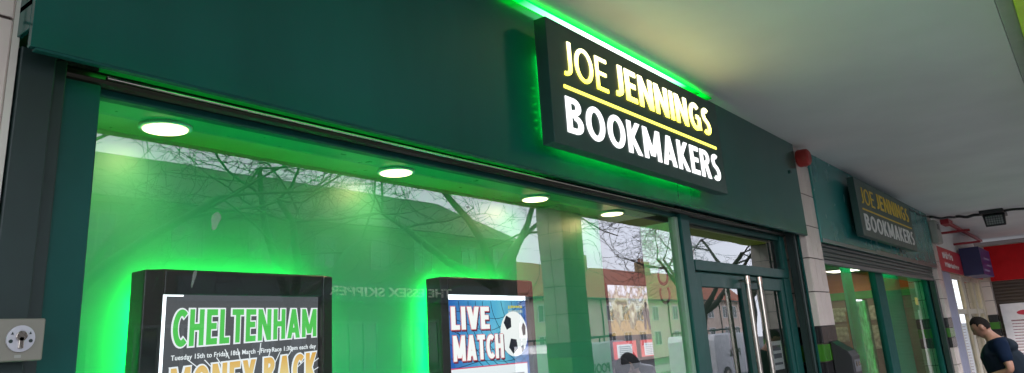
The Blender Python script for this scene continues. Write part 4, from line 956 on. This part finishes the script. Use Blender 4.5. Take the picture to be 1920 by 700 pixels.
for x in (3.6, 6.3, 9.0, 11.7, 14.4, 17.1, 19.86, 22.25, 25.2, 27.4):
    fr = MB(); wd = 1.05
    fr.box(x, x + wd, -19.99, -19.93, 4.95, 5.02); fr.box(x, x + wd, -19.99, -19.93, 6.12, 6.2); fr.box(x, x + 0.07, -19.99, -19.93, 5.02, 6.12); fr.box(x + wd - 0.07, x + wd, -19.99, -19.93, 5.02, 6.12)
    fr.box(x + wd / 2 - 0.03, x + wd / 2 + 0.03, -19.99, -19.94, 5.02, 6.12); fr.box(x + 0.07, x + wd - 0.07, -19.99, -19.945, 5.62, 5.67)
    wf = obj('window', fr, M_pubframe, pub)
    g = MB(); g.box(x + 0.05, x + wd - 0.05, -19.998, -19.97, 5.0, 6.15); obj('pane', g, G_dark, wf)
g = MB(); g.box(12.0, 28.5, -19.998, -19.9, 3.7, 4.45); obj('sign_band', g, mat('pub_band', (0.04, 0.045, 0.05), 0.6), pub)
obj('lettering', face_text('THE ESSEX SKIPPER', (24.4, -19.88, 3.92), (-1, 0, 0), 6.6, 0.36, 0.02, 0.02), mat('pub_letter', (0.72, 0.68, 0.56), 0.5), pub)
for x in (4.0, 7.4, 10.8, 14.6, 18.0, 21.4, 26.0):
    g = MB(); g.box(x, x + 2.2, -19.99, -19.92, 0.9, 1.0); g.box(x, x + 2.2, -19.99, -19.92, 2.9, 3.0)
    for k in range(4): g.box(x + k * 0.7, x + k * 0.7 + 0.09, -19.99, -19.93, 1.0, 2.9)
    wf = obj('window', g, M_pubframe, pub); g = MB(); g.box(x + 0.03, x + 2.15, -19.998, -19.97, 0.95, 2.95); obj('pane', g, G_dark, wf)
g = MB(); g.box(24.4, 25.4, -19.99, -19.94, 0, 2.3); obj('door', g, mat('pub_door', (0.05, 0.02, 0.015), 0.4), pub)

# houses
M_rend = mat('cream_render', (0.74, 0.57, 0.47), 0.85, var=0.06, vscale=2)
M_redroof = mat('red_roof_tile', (0.34, 0.10, 0.055), 0.8, var=0.3, vscale=10)
house = thing('terraced_house', 'cream rendered house with red tiled roof, nearest the pub, mirrored in the glass', 'house', (43, -30, 0), 'cream houses across the road')
g = MB(); g.box(37.0, 49.0, -38.0, -30.0, -0.1, 5.1); obj('wall', g, M_rend, house)
g = MB(); g.add([(36.9, -29.5, 5.0), (49.0, -29.5, 5.0), (49.0, -34, 8.15), (36.9, -34, 8.15), (36.9, -38.5, 5.0), (49.0, -38.5, 5.0)], [(0, 1, 2, 3), (3, 2, 5, 4), (0, 3, 4), (1, 5, 2), (0, 4, 5, 1)])
rf = obj('roof', g, M_redroof, house)
g = MB(); g.box(44.2, 45.4, -34.5, -33.5, 7.6, 9.2); ch = obj('chimney', g, mat('yellow_brick', (0.34, 0.26, 0.13), 0.85), rf)
g = MB()
for x in (44.5, 45.1): g.tube([(x, -34, 9.2), (x, -34, 9.6)], 0.13, 10)
obj('chimney_pot', g, mat('terracotta', (0.30, 0.12, 0.07), 0.8), ch)
g = MB(); g.box(36.9, 49.0, -29.62, -29.5, 4.88, 5.02); g.tube([(41.2, -29.93, 0), (41.2, -29.93, 4.9)], 0.05, 8); obj('gutter', g, M_dark, house)
for x in (38.0, 42.0, 44.6, 47.2):
    for z in (1.0, 3.2):
        g = MB(); g.box(x, x + 1.2, -29.99, -29.93, z, z + 0.07); g.box(x, x + 1.2, -29.99, -29.93, z + 1.2, z + 1.27)
        for k in range(3): g.box(x + k * 0.565, x + k * 0.565 + 0.07, -29.99, -29.935, z + 0.07, z + 1.2)
        wf = obj('window', g, M_whitepl, house); g = MB(); g.box(x + 0.03, x + 1.17, -29.998, -29.965, z + 0.03, z + 1.24); obj('pane', g, G_dark, wf)
for k, lb in enumerate(('second cream rendered house with red roof along the far row, mirrored in the doors', 'third cream rendered house with red roof along the far row, mirrored in the doors', 'fourth and farthest cream rendered house with red roof along the far row')):
    h = copy_tree(house); h.location.x = 43 + 12.1 * (k + 1); tag(h, lb, 'house')

# trees
def bare_tree(seed, h0):
    rnd = random.Random(seed); trunk = MB(); br = MB()
    def grow(p, d, r_, L, lev, mb):
        pts = [p]; rad = [r_]; n = 5 if lev < 3 else 4
        bend = Vector((rnd.uniform(-1, 1), rnd.uniform(-1, 1), rnd.uniform(-0.3, 0.6)))
        for i in range(n):
            d = (d + bend * 0.10 + Vector((rnd.gauss(0, 0.16), rnd.gauss(0, 0.16), rnd.gauss(0.03, 0.12)))).normalized()
            p = p + d * (L / n); pts.append(p); rad.append(r_ * (1 - 0.55 * (i + 1) / n))
            if lev < 5 and i >= (1 if lev else 3):
                for _ in range(1 if lev else 2):
                    if rnd.random() < 0.18: continue
                    ax = Vector((rnd.uniform(-1, 1), rnd.uniform(-1, 1), rnd.uniform(-0.5, 0.6))).normalized()
                    nd = (d * 0.62 + ax * 0.9).normalized()
                    grow(p, nd, max(rad[-1] * rnd.uniform(0.45, 0.65), 0.007), L * rnd.uniform(0.55, 0.8), lev + 1, br)
        mb.tube(pts, rad, 7 if lev < 2 else (5 if lev < 4 else 3), cap=False)
    base = Vector((0, 0, 0)); pts = [base + Vector((0.1 * math.sin(k), 0.08 * math.cos(1.7 * k) - 0.08, h0 * k / 5)) for k in range(6)]
    trunk.tube(pts, [0.30, 0.22, 0.20, 0.19, 0.18, 0.18], 12)
    for k in range(4):
        a = k * 1.6 + rnd.uniform(0, 0.8); grow(pts[-1], Vector((math.cos(a) * 0.75, math.sin(a) * 0.75, 0.7)).normalized(), 0.11, 3.1, 0, br)
    return trunk, br
M_bark = mat('plane_bark', (0.026, 0.021, 0.017), 0.9, var=0.4, vscale=5)
protos = []
for sd, h0 in ((3, 3.0), (8, 2.5)):
    tr_, br_ = bare_tree(sd, h0)
    t = thing('bare_tree', 'x', 'tree', (0, 0, -0.12), 'bare street trees along the road')
    off = Vector((0, 0, -0.12)); 
    for mb_ in (tr_, br_): mb_.v = [tuple(Vector(v) + off) for v in mb_.v]
    obj('trunk', tr_, M_bark, t, smooth=True); obj('branches', br_, M_bark, t, smooth=True); protos.append(t)
spots = [(0, 13.8, -8.6, 0.2, 1.05, 'bare leafless tree at the kerb mirrored between the second screen and the tiled column'), (1, 4.2, -9.6, 1.9, 1.0, 'bare leafless tree at the kerb mirrored above the racing screen'),
         (1, 26.2, -9.4, 3.4, 1.0, 'bare leafless tree at the kerb mirrored in the window beside the doors'), (0, 33.0, -10.0, 4.6, 1.08, 'bare leafless tree at the kerb mirrored above the doors'), (0, 9.0, -10.4, 2.6, 0.95, 'bare leafless tree farther from the kerb mirrored above the middle of the window')]
used = set()
for pi_, x, y, rz, sc, lb in spots:
    t = protos[pi_] if pi_ not in used else copy_tree(protos[pi_]); used.add(pi_)
    t.location = (x, y, -0.12); t.rotation_euler.z = rz; t.scale = (sc, sc, sc); tag(t, lb, 'tree')

# vans
def van(label):
    v = thing('parked_van', label, 'van', (0, 0, -0.13), 'white vans parked along the road')
    off = -0.13; W = 0.92
    M_van = mat('van_white', (0.72, 0.73, 0.75), 0.25, coat=0.3)
    prof = [(-2.4, 0.35), (2.35, 0.35), (2.42, 0.75), (2.30, 1.02), (1.55, 1.12), (0.95, 1.72), (0.6, 1.80), (-2.3, 1.82), (-2.42, 1.6)]
    g = MB(); g.prism([(a, b + off) for a, b in prof], (0, -W, 0), (1, 0, 0), (0, 0, 1), (0, 2 * W, 0)); obj('body', g, M_van, v, bevel=0.05)
    for s in (-1, 1):
        g = MB(); y = s * (W + 0.004)
        g.prism([(0.35, 1.15 + off), (1.42, 1.15 + off), (0.92, 1.66 + off), (0.35, 1.66 + off)], (0, y, 0), (1, 0, 0), (0, 0, 1), (0, s * 0.006, 0)); obj('side_window', g, G_dark, v)
        for x in (-1.55, 1.5):
            g = MB(); g.tube([(x, s * (W - 0.18), 0.33 + off), (x, s * (W + 0.02), 0.33 + off)], 0.33, 24); wl = obj('wheel', g, M_blackpl, v)
            g = MB(); g.tube([(x, s * (W + 0.021), 0.33 + off), (x, s * (W + 0.03), 0.33 + off)], 0.2, 20); obj('rim', g, M_steel, wl)
        g = MB(); g.box(2.30, 2.40, s * 0.72 - 0.12, s * 0.72 + 0.12, 0.72 + off, 0.9 + off); obj('headlight', g, M_whitepl, v)
    g = MB(); g.prism([(1.50, 1.175 + off), (0.99, 1.69 + off), (1.005, 1.70 + off), (1.515, 1.185 + off)], (0, -W + 0.1, 0), (1, 0, 0), (0, 0, 1), (0, 2 * W - 0.2, 0)); obj('windscreen', g, G_dark, v)
    g = MB()
    for x in (-2.1, -1.3, -0.5, 0.3): g.tube([(x, -0.8, 1.93 + off), (x, 0.8, 1.93 + off)], 0.02, 6); g.tube([(x, -0.8, 1.80 + off), (x, -0.8, 1.93 + off)], 0.02, 6); g.tube([(x, 0.8, 1.80 + off), (x, 0.8, 1.93 + off)], 0.02, 6)
    for y in (-0.8, 0.8): g.tube([(-2.2, y, 1.95 + off), (0.4, y, 1.95 + off)], 0.02, 6)
    obj('roof_rack', g, M_dark, v)
    me = face_text('POOL', (-0.25, W + 0.012, 1.0 + off), (-1, 0, 0), 0.95, 0.26, 0.03, 0.004); obj('lettering', me, mat('van_print', (0.08, 0.10, 0.07), 0.6), v)
    return v
v1 = van('white van with dark lettering and a roof rack, mirrored in the left door'); v1.location = (28.0, -9.6, -0.13); v1.rotation_euler.z = R(180) if False else 0
v2 = copy_tree(v1); v2.location = (18.8, -9.7, -0.13); tag(v2, 'white van with a roof rack mirrored beside the tiled column in the window', 'van')
